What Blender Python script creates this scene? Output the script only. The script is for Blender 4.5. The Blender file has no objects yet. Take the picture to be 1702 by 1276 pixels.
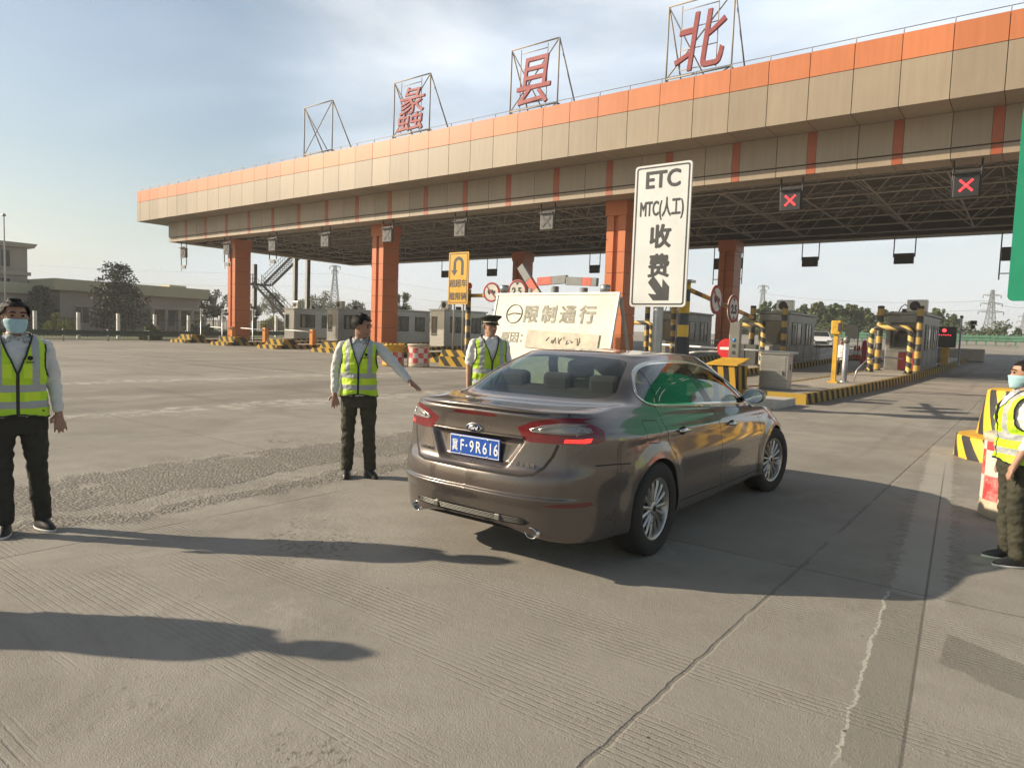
import bpy, bmesh, math, random
from math import sin, cos, pi, radians as rad, atan2, hypot, sqrt
from mathutils import Vector as V, Matrix, noise as mnoise
from mathutils.geometry import delaunay_2d_cdt

S = bpy.context.scene
COL = S.collection
# ------------------------------------------------------------------ camera
PITCH, ROLL, YAW, FPX, CAMH = 7.09342446e-02, 3.53082896e-02, 6.46646486e-01, 1143.746, 1.55
FW = V((-sin(YAW)*cos(PITCH), cos(YAW)*cos(PITCH), -sin(PITCH)))
_r = V((cos(YAW), sin(YAW), 0)); _u = _r.cross(FW)
RT = cos(ROLL)*_r + sin(ROLL)*_u
UP = -sin(ROLL)*_r + cos(ROLL)*_u
EYE = V((0, 0, CAMH))
cam = bpy.data.cameras.new('camera'); camo = bpy.data.objects.new('camera', cam); COL.objects.link(camo)
m = Matrix((RT, UP, -FW)).transposed().to_4x4(); m.translation = EYE
camo.matrix_world = m
cam.sensor_width = 36; cam.lens = FPX/1702*36; cam.clip_end = 3000; cam.clip_start = 0.05
S.camera = camo
def ray(x, y): return FW + RT*((x-851)/FPX) - UP*((y-638)/FPX)
def at(x, y, Y):
    """world point on the plane Y = const that stands at pixel (x, y) of the photograph"""
    d = ray(x, y); return EYE + d*(Y/d.y)
def atX(x, y, X):
    d = ray(x, y); return EYE + d*(X/d.x)
# ------------------------------------------------------------------ light
SUN_AZ = atan2(-0.845, -0.534)          # direction towards the sun, measured from +Y towards +X
SUN_EL = rad(25)
w = bpy.data.worlds.new('World'); S.world = w; w.use_nodes = True
nt = w.node_tree; nt.nodes.clear()
def N(tree, t, **k):
    n = tree.nodes.new(t)
    for a, b in k.items():
        if a == 'inp':
            for i, v in b.items(): n.inputs[i].default_value = v
        else: setattr(n, a, b)
    return n
sky = N(nt, 'ShaderNodeTexSky', sky_type='NISHITA', sun_disc=False, sun_elevation=SUN_EL, sun_rotation=SUN_AZ,
        altitude=50, air_density=1.3, dust_density=1.3, ozone_density=1.5)
tc = N(nt, 'ShaderNodeTexCoord')
mp = N(nt, 'ShaderNodeMapping'); mp.inputs['Scale'].default_value = (1, 1, 3.2)
mp.inputs['Rotation'].default_value = (0.25, 0.1, 0.6); mp.inputs['Location'].default_value = (3.1, 0.4, 1.7)
n1 = N(nt, 'ShaderNodeTexNoise', inp={'Scale': 1.25, 'Detail': 7, 'Roughness': .50, 'Distortion': .45})
rp = N(nt, 'ShaderNodeValToRGB'); rp.color_ramp.elements[0].position = .36; rp.color_ramp.elements[1].position = .68; rp.color_ramp.elements[0].color = (.10, .10, .10, 1)
sep = N(nt, 'ShaderNodeSeparateXYZ')
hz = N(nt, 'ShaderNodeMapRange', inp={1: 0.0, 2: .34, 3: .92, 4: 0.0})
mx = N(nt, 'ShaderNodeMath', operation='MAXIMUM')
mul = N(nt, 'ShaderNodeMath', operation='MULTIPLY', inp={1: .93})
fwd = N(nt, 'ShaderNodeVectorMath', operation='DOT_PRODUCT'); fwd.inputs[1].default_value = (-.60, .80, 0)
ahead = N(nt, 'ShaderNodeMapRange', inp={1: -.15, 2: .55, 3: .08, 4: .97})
mix = N(nt, 'ShaderNodeMix', data_type='RGBA')
n2 = N(nt, 'ShaderNodeTexNoise', inp={'Scale': 2.3, 'Detail': 5, 'Roughness': .55})
rp2 = N(nt, 'ShaderNodeValToRGB')
CLOUD = 10.2
rp2.color_ramp.elements[0].color = (.72, .84, 1.0, 1); rp2.color_ramp.elements[0].position = .3
rp2.color_ramp.elements[1].color = (.97, .99, 1.0, 1); rp2.color_ramp.elements[1].position = .7
sc = N(nt, 'ShaderNodeVectorMath', operation='SCALE', inp={'Scale': CLOUD})
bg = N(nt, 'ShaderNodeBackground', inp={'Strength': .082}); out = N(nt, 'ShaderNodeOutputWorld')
L = nt.links.new
L(tc.outputs['Generated'], mp.inputs[0]); L(mp.outputs[0], n1.inputs[0]); L(mp.outputs[0], n2.inputs[0])
L(n1.outputs[0], rp.inputs[0]); L(tc.outputs['Generated'], sep.inputs[0]); L(sep.outputs[2], hz.inputs[0])
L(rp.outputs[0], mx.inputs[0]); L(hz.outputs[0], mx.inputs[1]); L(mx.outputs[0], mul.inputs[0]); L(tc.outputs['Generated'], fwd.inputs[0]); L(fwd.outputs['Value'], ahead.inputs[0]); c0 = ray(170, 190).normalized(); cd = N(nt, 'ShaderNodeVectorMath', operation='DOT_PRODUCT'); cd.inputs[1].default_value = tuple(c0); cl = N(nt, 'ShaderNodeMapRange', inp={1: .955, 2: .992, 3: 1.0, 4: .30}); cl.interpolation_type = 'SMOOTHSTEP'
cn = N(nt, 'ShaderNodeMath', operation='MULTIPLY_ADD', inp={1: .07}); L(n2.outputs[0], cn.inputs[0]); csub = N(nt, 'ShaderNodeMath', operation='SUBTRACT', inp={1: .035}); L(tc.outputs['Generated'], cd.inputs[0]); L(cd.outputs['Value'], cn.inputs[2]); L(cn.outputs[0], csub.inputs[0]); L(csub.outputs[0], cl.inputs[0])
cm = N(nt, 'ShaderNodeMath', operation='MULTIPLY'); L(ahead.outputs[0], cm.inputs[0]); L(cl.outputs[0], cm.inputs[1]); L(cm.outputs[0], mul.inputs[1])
L(n2.outputs[0], rp2.inputs[0]); L(rp2.outputs[0], sc.inputs[0])
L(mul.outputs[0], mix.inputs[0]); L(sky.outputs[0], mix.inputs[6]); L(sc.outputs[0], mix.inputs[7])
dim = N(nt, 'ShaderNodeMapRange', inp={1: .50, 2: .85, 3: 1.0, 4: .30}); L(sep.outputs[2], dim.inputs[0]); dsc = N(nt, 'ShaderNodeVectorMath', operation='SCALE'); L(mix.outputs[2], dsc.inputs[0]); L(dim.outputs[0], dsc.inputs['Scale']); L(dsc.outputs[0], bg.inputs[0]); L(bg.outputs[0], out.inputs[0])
sun = bpy.data.lights.new('sun', 'SUN'); sun.energy = 5.0; sun.angle = rad(.6); sun.color = (1, .85, .65)
suno = bpy.data.objects.new('sun', sun); COL.objects.link(suno)
SD = V((.845*cos(SUN_EL), .534*cos(SUN_EL), -sin(SUN_EL)))
suno.rotation_euler = SD.to_track_quat('-Z', 'Y').to_euler()
S.view_settings.view_transform = 'Standard'; S.view_settings.look = 'None'
S.view_settings.exposure = 0.62; S.view_settings.gamma = 1; S.view_settings.use_curve_mapping = False
S.cycles.max_bounces = 8; S.cycles.transparent_max_bounces = 16
# ------------------------------------------------------------------ materials
def mat(name, col, rough=.6, metal=0, var=.12, scale=3.0, bump=0.0, bscale=None, spec=.5, emit=None, es=0, coat=0, col2=None, streak=False, aniso=(1, 1, 1)):
    """plain procedural surface: noise between two tones, noise in gloss, optional bump"""
    M = bpy.data.materials.new(name); M.use_nodes = True
    t = M.node_tree; b = t.nodes['Principled BSDF']; l = t.links.new
    b.inputs['Metallic'].default_value = metal; b.inputs['Specular IOR Level'].default_value = spec
    b.inputs['Coat Weight'].default_value = coat; b.inputs['Coat Roughness'].default_value = .04
    c = N(t, 'ShaderNodeTexCoord'); mpn = N(t, 'ShaderNodeMapping'); mpn.inputs['Scale'].default_value = aniso
    l(c.outputs['Object'], mpn.inputs[0])
    n = N(t, 'ShaderNodeTexNoise', inp={'Scale': scale, 'Detail': 6, 'Roughness': .6}); l(mpn.outputs[0], n.inputs[0])
    r = N(t, 'ShaderNodeValToRGB'); r.color_ramp.elements[0].position = .3; r.color_ramp.elements[1].position = .72
    c2 = col2 or tuple(x*(1-var*2) for x in col)
    r.color_ramp.elements[0].color = (*c2, 1); r.color_ramp.elements[1].color = (*[min(1, x*(1+var*.5)) for x in col], 1)
    l(n.outputs[0], r.inputs[0]); l(r.outputs[0], b.inputs['Base Color'])
    mr = N(t, 'ShaderNodeMapRange', inp={3: max(0, rough-.1), 4: min(1, rough+.12)}); l(n.outputs[0], mr.inputs[0]); l(mr.outputs[0], b.inputs['Roughness'])
    if bump:
        n3 = N(t, 'ShaderNodeTexNoise', inp={'Scale': bscale or scale*8, 'Detail': 4}); l(mpn.outputs[0], n3.inputs[0])
        bp = N(t, 'ShaderNodeBump', inp={'Strength': bump, 'Distance': .02}); l(n3.outputs[0], bp.inputs['Height']); l(bp.outputs[0], b.inputs['Normal'])
    if emit:
        b.inputs['Emission Color'].default_value = (*emit, 1); b.inputs['Emission Strength'].default_value = es
    return M
def stripes(name, c1, c2, period, vec, duty=.5, rough=.5, wear=.25):
    """painted bands: vec = object-space direction across the bands"""
    M = mat(name, c1, rough); t = M.node_tree; l = t.links.new; b = t.nodes['Principled BSDF']
    if rough >= .6: b.inputs['Specular IOR Level'].default_value = .15
    c = N(t, 'ShaderNodeTexCoord'); d = N(t, 'ShaderNodeVectorMath', operation='DOT_PRODUCT'); d.inputs[1].default_value = vec
    l(c.outputs['Object'], d.inputs[0])
    f = N(t, 'ShaderNodeMath', operation='DIVIDE', inp={1: period}); l(d.outputs['Value'], f.inputs[0])
    fr = N(t, 'ShaderNodeMath', operation='FRACT'); l(f.outputs[0], fr.inputs[0])
    g = N(t, 'ShaderNodeMath', operation='GREATER_THAN', inp={1: duty}); l(fr.outputs[0], g.inputs[0])
    n = N(t, 'ShaderNodeTexNoise', inp={'Scale': 6, 'Detail': 8, 'Roughness': .7}); l(c.outputs['Object'], n.inputs[0])
    mxn = N(t, 'ShaderNodeMix', data_type='RGBA'); mxn.inputs[6].default_value = (*c1, 1); mxn.inputs[7].default_value = (*c2, 1)
    l(g.outputs[0], mxn.inputs[0])
    dirt = N(t, 'ShaderNodeMix', data_type='RGBA', blend_type='MIX'); dirt.inputs[7].default_value = (.22, .19, .15, 1)
    mr = N(t, 'ShaderNodeMapRange', inp={1: .5, 2: .75, 3: 0, 4: wear}); l(n.outputs[0], mr.inputs[0]); l(mr.outputs[0], dirt.inputs[0])
    l(mxn.outputs[2], dirt.inputs[6]); l(dirt.outputs[2], b.inputs['Base Color'])
    return M
def glass(name, tint=(.55, .6, .58), transp=.6, rough=.03):
    M = bpy.data.materials.new(name); M.use_nodes = True; t = M.node_tree; l = t.links.new; t.nodes.clear()
    o = N(t, 'ShaderNodeOutputMaterial'); a = N(t, 'ShaderNodeBsdfTransparent'); a.inputs[0].default_value = (*tint, 1)
    g = N(t, 'ShaderNodeBsdfGlossy', inp={'Roughness': rough}); g.inputs[0].default_value = (.9, .95, .95, 1)
    fz = N(t, 'ShaderNodeLayerWeight', inp={'Blend': .5}); pw = N(t, 'ShaderNodeMath', operation='POWER', inp={1: 3.6}); l(fz.outputs['Facing'], pw.inputs[0]); mr = N(t, 'ShaderNodeMapRange', inp={1: 0, 2: 1, 3: 1-transp, 4: .92}); l(pw.outputs[0], mr.inputs[0])
    m1 = N(t, 'ShaderNodeMixShader'); l(mr.outputs[0], m1.inputs[0]); l(a.outputs[0], m1.inputs[1]); l(g.outputs[0], m1.inputs[2]); l(m1.outputs[0], o.inputs[0])
    return M
# ------------------------------------------------------------------ mesh helpers
class MB:
    def __init__(s): s.v = []; s.f = []; s.mi = []; s.sm = []
    def add(s, vs, fs, mi=0, smooth=False):
        o = len(s.v); s.v += [tuple(p) for p in vs]
        for f in fs: s.f.append([o+i for i in f]); s.mi.append(mi); s.sm.append(smooth)
        return s
    def box(s, c, d, mi=0, rz=0, tap=1.0, M=None):
        """box centred in x and y at c, standing on c.z; tap scales the top"""
        x, y, z = d[0]/2, d[1]/2, d[2]; P = []
        for k, zz in ((1, 0), (tap, z)):
            for a, b in ((-1, -1), (1, -1), (1, 1), (-1, 1)):
                px, py = a*x*k, b*y*k
                p = V((c[0]+px*cos(rz)-py*sin(rz), c[1]+px*sin(rz)+py*cos(rz), c[2]+zz)); P.append(M@p if M else p)
        return s.add(P, [(3, 2, 1, 0), (4, 5, 6, 7), (0, 1, 5, 4), (1, 2, 6, 5), (2, 3, 7, 6), (3, 0, 4, 7)], mi)
    def bevbox(s, c, d, bev=.02, mi=0, rz=0):
        bm = bmesh.new(); bmesh.ops.create_cube(bm, size=1)
        for q in bm.verts: q.co = V((q.co.x*d[0], q.co.y*d[1], q.co.z*d[2]))
        bmesh.ops.bevel(bm, geom=bm.edges[:], offset=bev, segments=2, affect='EDGES', profile=.5)
        R = Matrix.Rotation(rz, 3, 'Z'); o = V((c[0], c[1], c[2]+d[2]/2)); bm.verts.index_update()
        s.add([R@q.co+o for q in bm.verts], [[q.index for q in f.verts] for f in bm.faces], mi); bm.free(); return s
    def bar(s, a, b, r, n=6, mi=0, r2=None, cap=True, smooth=True):
        a, b = V(a), V(b); d = (b-a)
        if d.length < 1e-6: return s
        d.normalize(); x = d.orthogonal().normalized(); y = d.cross(x); r2 = r if r2 is None else r2
        P = [c+(x*cos(2*pi*i/n)+y*sin(2*pi*i/n))*q for c, q in ((a, r), (b, r2)) for i in range(n)]
        F = [(i, (i+1) % n, n+(i+1) % n, n+i) for i in range(n)]
        s.add(P, F, mi, smooth)
        if cap: o = len(s.v)-2*n; s.f += [[o+i for i in reversed(range(n))], [o+n+i for i in range(n)]]; s.mi += [mi]*2; s.sm += [False]*2
        return s
    def tube(s, pts, r, n=8, mi=0, closed=False, smooth=True):
        pts = [V(p) for p in pts]; k = len(pts); P = []; prev = None
        for i, p in enumerate(pts):
            t = (pts[(i+1) % k] if closed or i < k-1 else p)-(pts[i-1] if closed or i > 0 else p)
            t.normalize()
            x = (t.orthogonal() if prev is None else prev-t*prev.dot(t)).normalized(); prev = x; y = t.cross(x)
            rr = r[i] if isinstance(r, (list, tuple)) else r
            P += [p+(x*cos(2*pi*j/n)+y*sin(2*pi*j/n))*rr for j in range(n)]
        F = [(i*n+j, i*n+(j+1) % n, ((i+1) % k)*n+(j+1) % n, ((i+1) % k)*n+j) for i in range(k if closed else k-1) for j in range(n)]
        s.add(P, F, mi, smooth)
        if not closed:
            o = len(s.v)-k*n; s.f += [[o+i for i in reversed(range(n))], [o+(k-1)*n+i for i in range(n)]]; s.mi += [mi]*2; s.sm += [False]*2
        return s
    def lathe(s, prof, c=(0, 0, 0), n=24, mi=0, axis='Z', smooth=True, mis=None):
        """prof: (radius, height) list"""
        P = []
        for r, h in prof:
            for i in range(n):
                a = 2*pi*i/n; p = (r*cos(a), r*sin(a), h)
                if axis == 'X': p = (h, r*cos(a), r*sin(a))
                if axis == 'Y': p = (r*cos(a), h, -r*sin(a))
                P.append((p[0]+c[0], p[1]+c[1], p[2]+c[2]))
        o = len(s.v); s.v += P
        for j in range(len(prof)-1):
            for i in range(n):
                s.f.append([o+j*n+i, o+j*n+(i+1) % n, o+(j+1)*n+(i+1) % n, o+(j+1)*n+i]); s.mi.append(mis[j] if mis else mi); s.sm.append(smooth)
        return s
    def prism(s, poly, depth, O=(0, 0, 0), X=(1, 0, 0), Y=(0, 0, 1), mi=0, mside=None):
        """polygon (2D) in the plane O + x X + y Y, extruded by depth along X x Y"""
        O, X, Y = V(O), V(X), V(Y); Z = X.cross(Y).normalized(); n = len(poly)
        P = [O+X*p[0]+Y*p[1] for p in poly]+[O+X*p[0]+Y*p[1]-Z*depth for p in poly]
        s.add(P, [list(range(n))], mi)
        o = len(s.v)-2*n
        s.f.append([o+n+i for i in reversed(range(n))]); s.mi.append(mi if mside is None else mside); s.sm.append(False)
        for i in range(n):
            s.f.append([o+i, o+n+i, o+n+(i+1) % n, o+(i+1) % n]); s.mi.append(mi if mside is None else mside); s.sm.append(False)
        return s
    def build(s, name, mats, parent=None, loc=None, rz=0, sharp=None):
        me = bpy.data.meshes.new(name); me.from_pydata(s.v, [], s.f); me.validate(verbose=False)
        for q in (mats if isinstance(mats, (list, tuple)) else [mats]): me.materials.append(q)
        if len(me.polygons) == len(s.f):
            me.polygons.foreach_set('material_index', s.mi); me.polygons.foreach_set('use_smooth', s.sm)
        bm = bmesh.new(); bm.from_mesh(me); bmesh.ops.recalc_face_normals(bm, faces=bm.faces[:]); bm.to_mesh(me); bm.free()
        if sharp: me.set_sharp_from_angle(angle=rad(sharp))
        o = bpy.data.objects.new(name, me); COL.objects.link(o)
        if parent: o.parent = parent
        if loc is not None: o.location = loc
        if rz: o.rotation_euler.z = rz
        return o
def tag(o, label=None, cat=None, group=None, kind=None):
    if label: o['label'] = label
    if cat: o['category'] = cat
    if group: o['group'] = group
    if kind: o['kind'] = kind
    return o
def empty(name, loc, label, cat, group=None, rz=0):
    o = bpy.data.objects.new(name, None); COL.objects.link(o); o.location = loc; o.rotation_euler.z = rz
    o.empty_display_size = .2
    return tag(o, label, cat, group)
def dup(o, loc=None, label=None, rz=None, scale=None, group=None):
    c = o.copy(); COL.objects.link(c)
    if loc is not None: c.location = loc
    if rz is not None: c.rotation_euler.z = rz
    if scale is not None: c.scale = (scale,)*3 if isinstance(scale, (int, float)) else scale
    if label: c['label'] = label
    if group: c['group'] = group
    for ch in list(o.children):
        d = ch.copy(); COL.objects.link(d); d.parent = c
        for g in list(ch.children):
            e = g.copy(); COL.objects.link(e); e.parent = d
    return c
def text(name, s, M, parent, O, X, Y, size, extr=.002, bold=0.0, align='CENTER', xs=1.0, fat=0.0):
    """lettering as a mesh, baseline at O, running along X with up Y"""
    cu = bpy.data.curves.new(name, 'FONT'); cu.body = s; cu.size = size; cu.extrude = extr; cu.offset = bold; cu.align_x = align
    cu.resolution_u = 4
    to = bpy.data.objects.new('tmp', cu); COL.objects.link(to)
    dg = bpy.context.evaluated_depsgraph_get(); me = bpy.data.meshes.new_from_object(to.evaluated_get(dg))
    bpy.data.objects.remove(to); bpy.data.curves.remove(cu)
    X, Y = V(X).normalized(), V(Y).normalized(); Z = X.cross(Y)
    if fat:
        bm = bmesh.new(); src = me.copy()
        for k, (a, b) in enumerate(((0, 0), (1, .3), (-1, -.3), (.3, 1), (-.3, -1), (.8, -.8), (-.8, .8))):
            q = src.copy(); q.transform(Matrix.Translation((a*fat, b*fat, -k*max(.0006, extr*.04)))); bm.from_mesh(q); bpy.data.meshes.remove(q)
        bm.to_mesh(me); bm.free(); bpy.data.meshes.remove(src)
    mt = Matrix((X*xs, Y, Z)).transposed().to_4x4(); mt.translation = V(O); me.transform(mt)
    me.materials.clear(); me.materials.append(M); me.name = name
    o = bpy.data.objects.new(name, me); COL.objects.link(o); o.parent = parent
    return o
def gz(y):
    """height of the paved ground: level at the camera, rising gently beyond the toll gate"""
    if y < 16: return 0.0
    if y < 46: return .00075*(y-16)**2
    if y < 90: return .675+.045*(y-46)
    return 2.655

def round_stripes(name, c1, c2, n, tilt, rough=.45, wear=.12, cx=0, cy=0):
    """n pairs of slanted painted bands around a vertical axis"""
    M = stripes(name, c1, c2, 1.0, (0, 0, tilt), .5, rough, wear); t = M.node_tree; l = t.links.new
    d = [q for q in t.nodes if q.type == 'VECT_MATH'][0]; f = [q for q in t.nodes if q.type == 'MATH' and q.operation == 'DIVIDE'][0]; c = [q for q in t.nodes if q.type == 'TEX_COORD'][-1]
    s = N(t, 'ShaderNodeSeparateXYZ'); l(c.outputs['Object'], s.inputs[0])
    ax = N(t, 'ShaderNodeMath', operation='SUBTRACT', inp={1: cx}); ay = N(t, 'ShaderNodeMath', operation='SUBTRACT', inp={1: cy}); l(s.outputs[0], ax.inputs[0]); l(s.outputs[1], ay.inputs[0])
    a = N(t, 'ShaderNodeMath', operation='ARCTAN2'); l(ay.outputs[0], a.inputs[0]); l(ax.outputs[0], a.inputs[1])
    k = N(t, 'ShaderNodeMath', operation='MULTIPLY_ADD', inp={1: n/(2*pi)}); l(a.outputs[0], k.inputs[0]); l(d.outputs['Value'], k.inputs[2]); l(k.outputs[0], f.inputs[0])
    return M
# ================================================================== ground
def ground_material():
    M = bpy.data.materials.new('worn_concrete'); M.use_nodes = True; t = M.node_tree; l = t.links.new; b = t.nodes['Principled BSDF']
    c = N(t, 'ShaderNodeTexCoord'); sp = N(t, 'ShaderNodeSeparateXYZ'); l(c.outputs['Object'], sp.inputs[0])
    def noise(scale, detail=6, rough=.6, vec=None, sc=None, dist=0):
        n = N(t, 'ShaderNodeTexNoise', inp={'Scale': scale, 'Detail': detail, 'Roughness': rough, 'Distortion': dist})
        if sc:
            q = N(t, 'ShaderNodeMapping'); q.inputs['Scale'].default_value = sc; l(c.outputs['Object'], q.inputs[0]); l(q.outputs[0], n.inputs[0])
        else: l(c.outputs['Object'], n.inputs[0])
        return n.outputs[0]
    def mr(x, a, bb, lo=0, hi=1, smooth=True):
        q = N(t, 'ShaderNodeMapRange', inp={1: a, 2: bb, 3: lo, 4: hi}); q.interpolation_type = 'SMOOTHSTEP' if smooth else 'LINEAR'; l(x, q.inputs[0]); return q.outputs[0]
    def m2(op, x, y):
        q = N(t, 'ShaderNodeMath', operation=op)
        for i, z in enumerate((x, y)):
            if isinstance(z, (int, float)): q.inputs[i].default_value = z
            else: l(z, q.inputs[i])
        return q.outputs[0]
    def mixc(f, A, B):
        q = N(t, 'ShaderNodeMix', data_type='RGBA')
        if isinstance(f, (int, float)): q.inputs[0].default_value = f
        else: l(f, q.inputs[0])
        for i, z in ((6, A), (7, B)):
            if isinstance(z, tuple): q.inputs[i].default_value = (*z, 1)
            else: l(z, q.inputs[i])
        return q.outputs[2]
    X, Y = sp.outputs[0], sp.outputs[1]
    wob = noise(.9, 3); wob2 = noise(5, 4)
    Xw = m2('ADD', X, m2('MULTIPLY', m2('SUBTRACT', wob, .5), 1.6)); Yw = m2('ADD', Y, m2('MULTIPLY', m2('SUBTRACT', wob2, .5), .5))
    big, mid, fine, grain = noise(.22, 5), noise(1.7, 7, .65), noise(22, 6, .7), noise(120, 3, .7)
    col = mixc(mr(big, .35, .65), (.295, .276, .240), (.375, .352, .310))
    col = mixc(mr(mid, .38, .7, 0, .5), col, (.235, .215, .185))
    fl = N(t, 'ShaderNodeCombineXYZ'); l(m2('FLOOR', m2('ADD', m2('DIVIDE', X, 4.0), .3), 0), fl.inputs[0]); l(m2('FLOOR', m2('ADD', m2('DIVIDE', Y, 5.0), 1.0), 0), fl.inputs[1])
    wn = N(t, 'ShaderNodeTexWhiteNoise', noise_dimensions='2D'); l(fl.outputs[0], wn.inputs['Vector']); col = mixc(mr(wn.outputs['Value'], 0, 1, 0, .30), col, (.245, .228, .196))
    # tyre wear running with the traffic
    streak = noise(1.0, 5, .6, sc=(1.1, .035, 1))
    col = mixc(m2('MULTIPLY', mr(streak, .52, .74, 0, .7), mr(Y, 7, 15)), col, (.135, .122, .108))
    streak2 = noise(1.0, 5, .6, sc=(.05, .9, 1))
    col = mixc(m2('MULTIPLY', mr(streak2, .54, .7, 0, .6), mr(X, -9, -14)), col, (.16, .145, .125))
    # broken, gravelly band crossing from the left towards the car
    u = m2('ABSOLUTE', m2('ADD', m2('MULTIPLY', m2('ADD', Xw, m2('MULTIPLY', m2('SUBTRACT', noise(3.2, 5, .7), .5), .7)), .42), 2.77), 0)
    band = m2('MULTIPLY', mr(u, .46, .36), mr(Y, 13, 8)); trk = mr(m2('ABSOLUTE', m2('ADD', m2('ADD', Xw, m2('MULTIPLY', Y, .05)), 5.95), 0), .08, .2); band = m2('MULTIPLY', band, m2('MAXIMUM', trk, .25))
    band = m2('MULTIPLY', band, mr(noise(2.1, 6, .7), .33, .46))
    vor = N(t, 'ShaderNodeTexVoronoi', inp={'Scale': 36}); l(c.outputs['Object'], vor.inputs[0]); vsep = N(t, 'ShaderNodeSeparateColor'); l(vor.outputs['Color'], vsep.inputs[0])
    peb = m2('MULTIPLY', mr(vor.outputs['Distance'], .62, .30), mr(vsep.outputs[0], 0, 1, .12, 1.0))
    col = mixc(m2('MULTIPLY', band, .62), col, mixc(peb, (.12, .11, .098), (.50, .47, .42)))
    far_band = m2('MULTIPLY', m2('MULTIPLY', mr(m2('ABSOLUTE', m2('ADD', Xw, 14.6), 0), 2.6, 1.6), mr(noise(1.1, 6, .75, sc=(.6, .12, 1)), .40, .58)), .65)
    col = mixc(far_band, col, mixc(grain, (.10, .09, .08), (.27, .245, .21)))
    blot = m2('MULTIPLY', mr(noise(.42, 7, .72, dist=.6), .50, .66), .38); col = mixc(blot, col, (.165, .152, .128)); blot2 = m2('MULTIPLY', mr(noise(.75, 6, .7, dist=.4), .60, .70), .45); col = mixc(blot2, col, (.44, .415, .36))
    # rough pitted patches elsewhere
    pit = m2('MULTIPLY', mr(noise(.55, 6, .7), .56, .68), mr(fine, .5, .66))
    col = mixc(m2('MULTIPLY', pit, .45), col, (.15, .135, .115))
    # worn white bars across the left plaza
    for (cx, wd) in ((-12.2, .18), (-18.6, .2)):
        bar_ = m2('MULTIPLY', mr(m2('ABSOLUTE', m2('SUBTRACT', Xw, cx), 0), wd+.35, wd), mr(noise(3.3, 6, .7), .44, .6))
        col = mixc(m2('MULTIPLY', bar_, .55), col, (.62, .6, .54))
    # pale cement strip and patches beside the right lane
    jag = m2('MULTIPLY', m2('SUBTRACT', noise(9, 5, .75), .5), .16)
    d = m2('ABSOLUTE', m2('ADD', m2('ADD', m2('ADD', X, m2('MULTIPLY', Y, .073)), .115), m2('MULTIPLY', jag, .7)), 0)
    strip = m2('MULTIPLY', m2('MULTIPLY', mr(d, .17, .14), mr(Yw, 4.7, 5.2)), mr(Yw, 13.2, 12.8)); col = mixc(m2('MULTIPLY', strip, .55), col, (.46, .44, .39))
    rim = m2('MULTIPLY', m2('MULTIPLY', mr(m2('ABSOLUTE', m2('SUBTRACT', d, .19), 0), .10, .02), mr(noise(14, 5, .7), .5, .58)), m2('MULTIPLY', mr(Y, 4.6, 5.4), mr(Y, 14, 12))); col = mixc(m2('MULTIPLY', rim, .45), col, (.15, .136, .12))
    # darker repair patch with a ragged pale edge at the end of that strip
    pl = m2('ADD', m2('ADD', m2('ADD', X, m2('MULTIPLY', Y, .07)), .295), m2('MULTIPLY', jag, .6)); pr_ = m2('ADD', m2('ADD', X, m2('MULTIPLY', Y, .07)), .088); pin = m2('MULTIPLY', m2('MULTIPLY', mr(pl, -.008, .008), mr(pr_, .006, -.006)), m2('MULTIPLY', mr(Yw, 2.7, 2.75), mr(Y, 4.93, 4.9)))
    col = mixc(m2('MULTIPLY', pin, .55), col, (.205, .198, .165)); ped = m2('MULTIPLY', m2('MULTIPLY', mr(m2('ABSOLUTE', pl, 0), .010, .004), mr(Yw, 2.6, 2.8)), mr(Y, 4.95, 4.9)); col = mixc(m2('MULTIPLY', ped, .75), col, (.56, .54, .48))
    pj = m2('MULTIPLY', mr(m2('ABSOLUTE', pr_, 0), .010, .004), m2('MULTIPLY', mr(Y, 2.6, 2.8), mr(Y, 12, 9))); col = mixc(m2('MULTIPLY', pj, .7), col, (.09, .08, .07))
    q1 = m2('MULTIPLY', m2('MULTIPLY', mr(m2('ADD', X, .27), -.01, .01), mr(m2('SUBTRACT', X, .25), .03, -.03)), mr(m2('ABSOLUTE', m2('ADD', m2('SUBTRACT', Y, 4.05), m2('ADD', m2('MULTIPLY', X, .5), jag)), 0), .24, .21)); col = mixc(m2('MULTIPLY', q1, .6), col, (.15, .142, .122))
    # slab joints
    def joint(C, period, off, wd):
        a = m2('ABSOLUTE', m2('SUBTRACT', m2('FRACT', m2('ADD', m2('DIVIDE', m2('ADD', C, m2('MULTIPLY', m2('SUBTRACT', wob2, .5), .05)), period), off), 0), .5), 0)
        return mr(a, wd/period, wd/period*.35)
    j = m2('MAXIMUM', joint(X, 4.0, .8, .016), joint(Y, 5.0, .5, .016))
    j = m2('MULTIPLY', j, mr(noise(1.2, 4), .34, .5))
    col = mixc(m2('MULTIPLY', j, .42), col, (.085, .078, .068))
    # hairline cracks
    vc = N(t, 'ShaderNodeTexVoronoi', feature='DISTANCE_TO_EDGE', inp={'Scale': .25}); wv = N(t, 'ShaderNodeVectorMath', operation='ADD'); nn = N(t, 'ShaderNodeTexNoise', inp={'Scale': 2.2, 'Detail': 6}); l(c.outputs['Object'], nn.inputs[0])
    l(c.outputs['Object'], wv.inputs[0]); l(nn.outputs['Color'], wv.inputs[1]); l(wv.outputs[0], vc.inputs[0])
    crack = m2('MULTIPLY', mr(vc.outputs['Distance'], .010, .003), mr(noise(.3, 3), .62, .7))
    col = mixc(m2('MULTIPLY', crack, .8), col, (.1, .09, .08))
    col = mixc(mr(grain, .3, .75, 0, .28), col, (.2, .18, .15))
    # dust and small dark bits
    spot = N(t, 'ShaderNodeTexVoronoi', inp={'Scale': 3.1, 'Randomness': 1}); l(c.outputs['Object'], spot.inputs[0])
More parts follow.
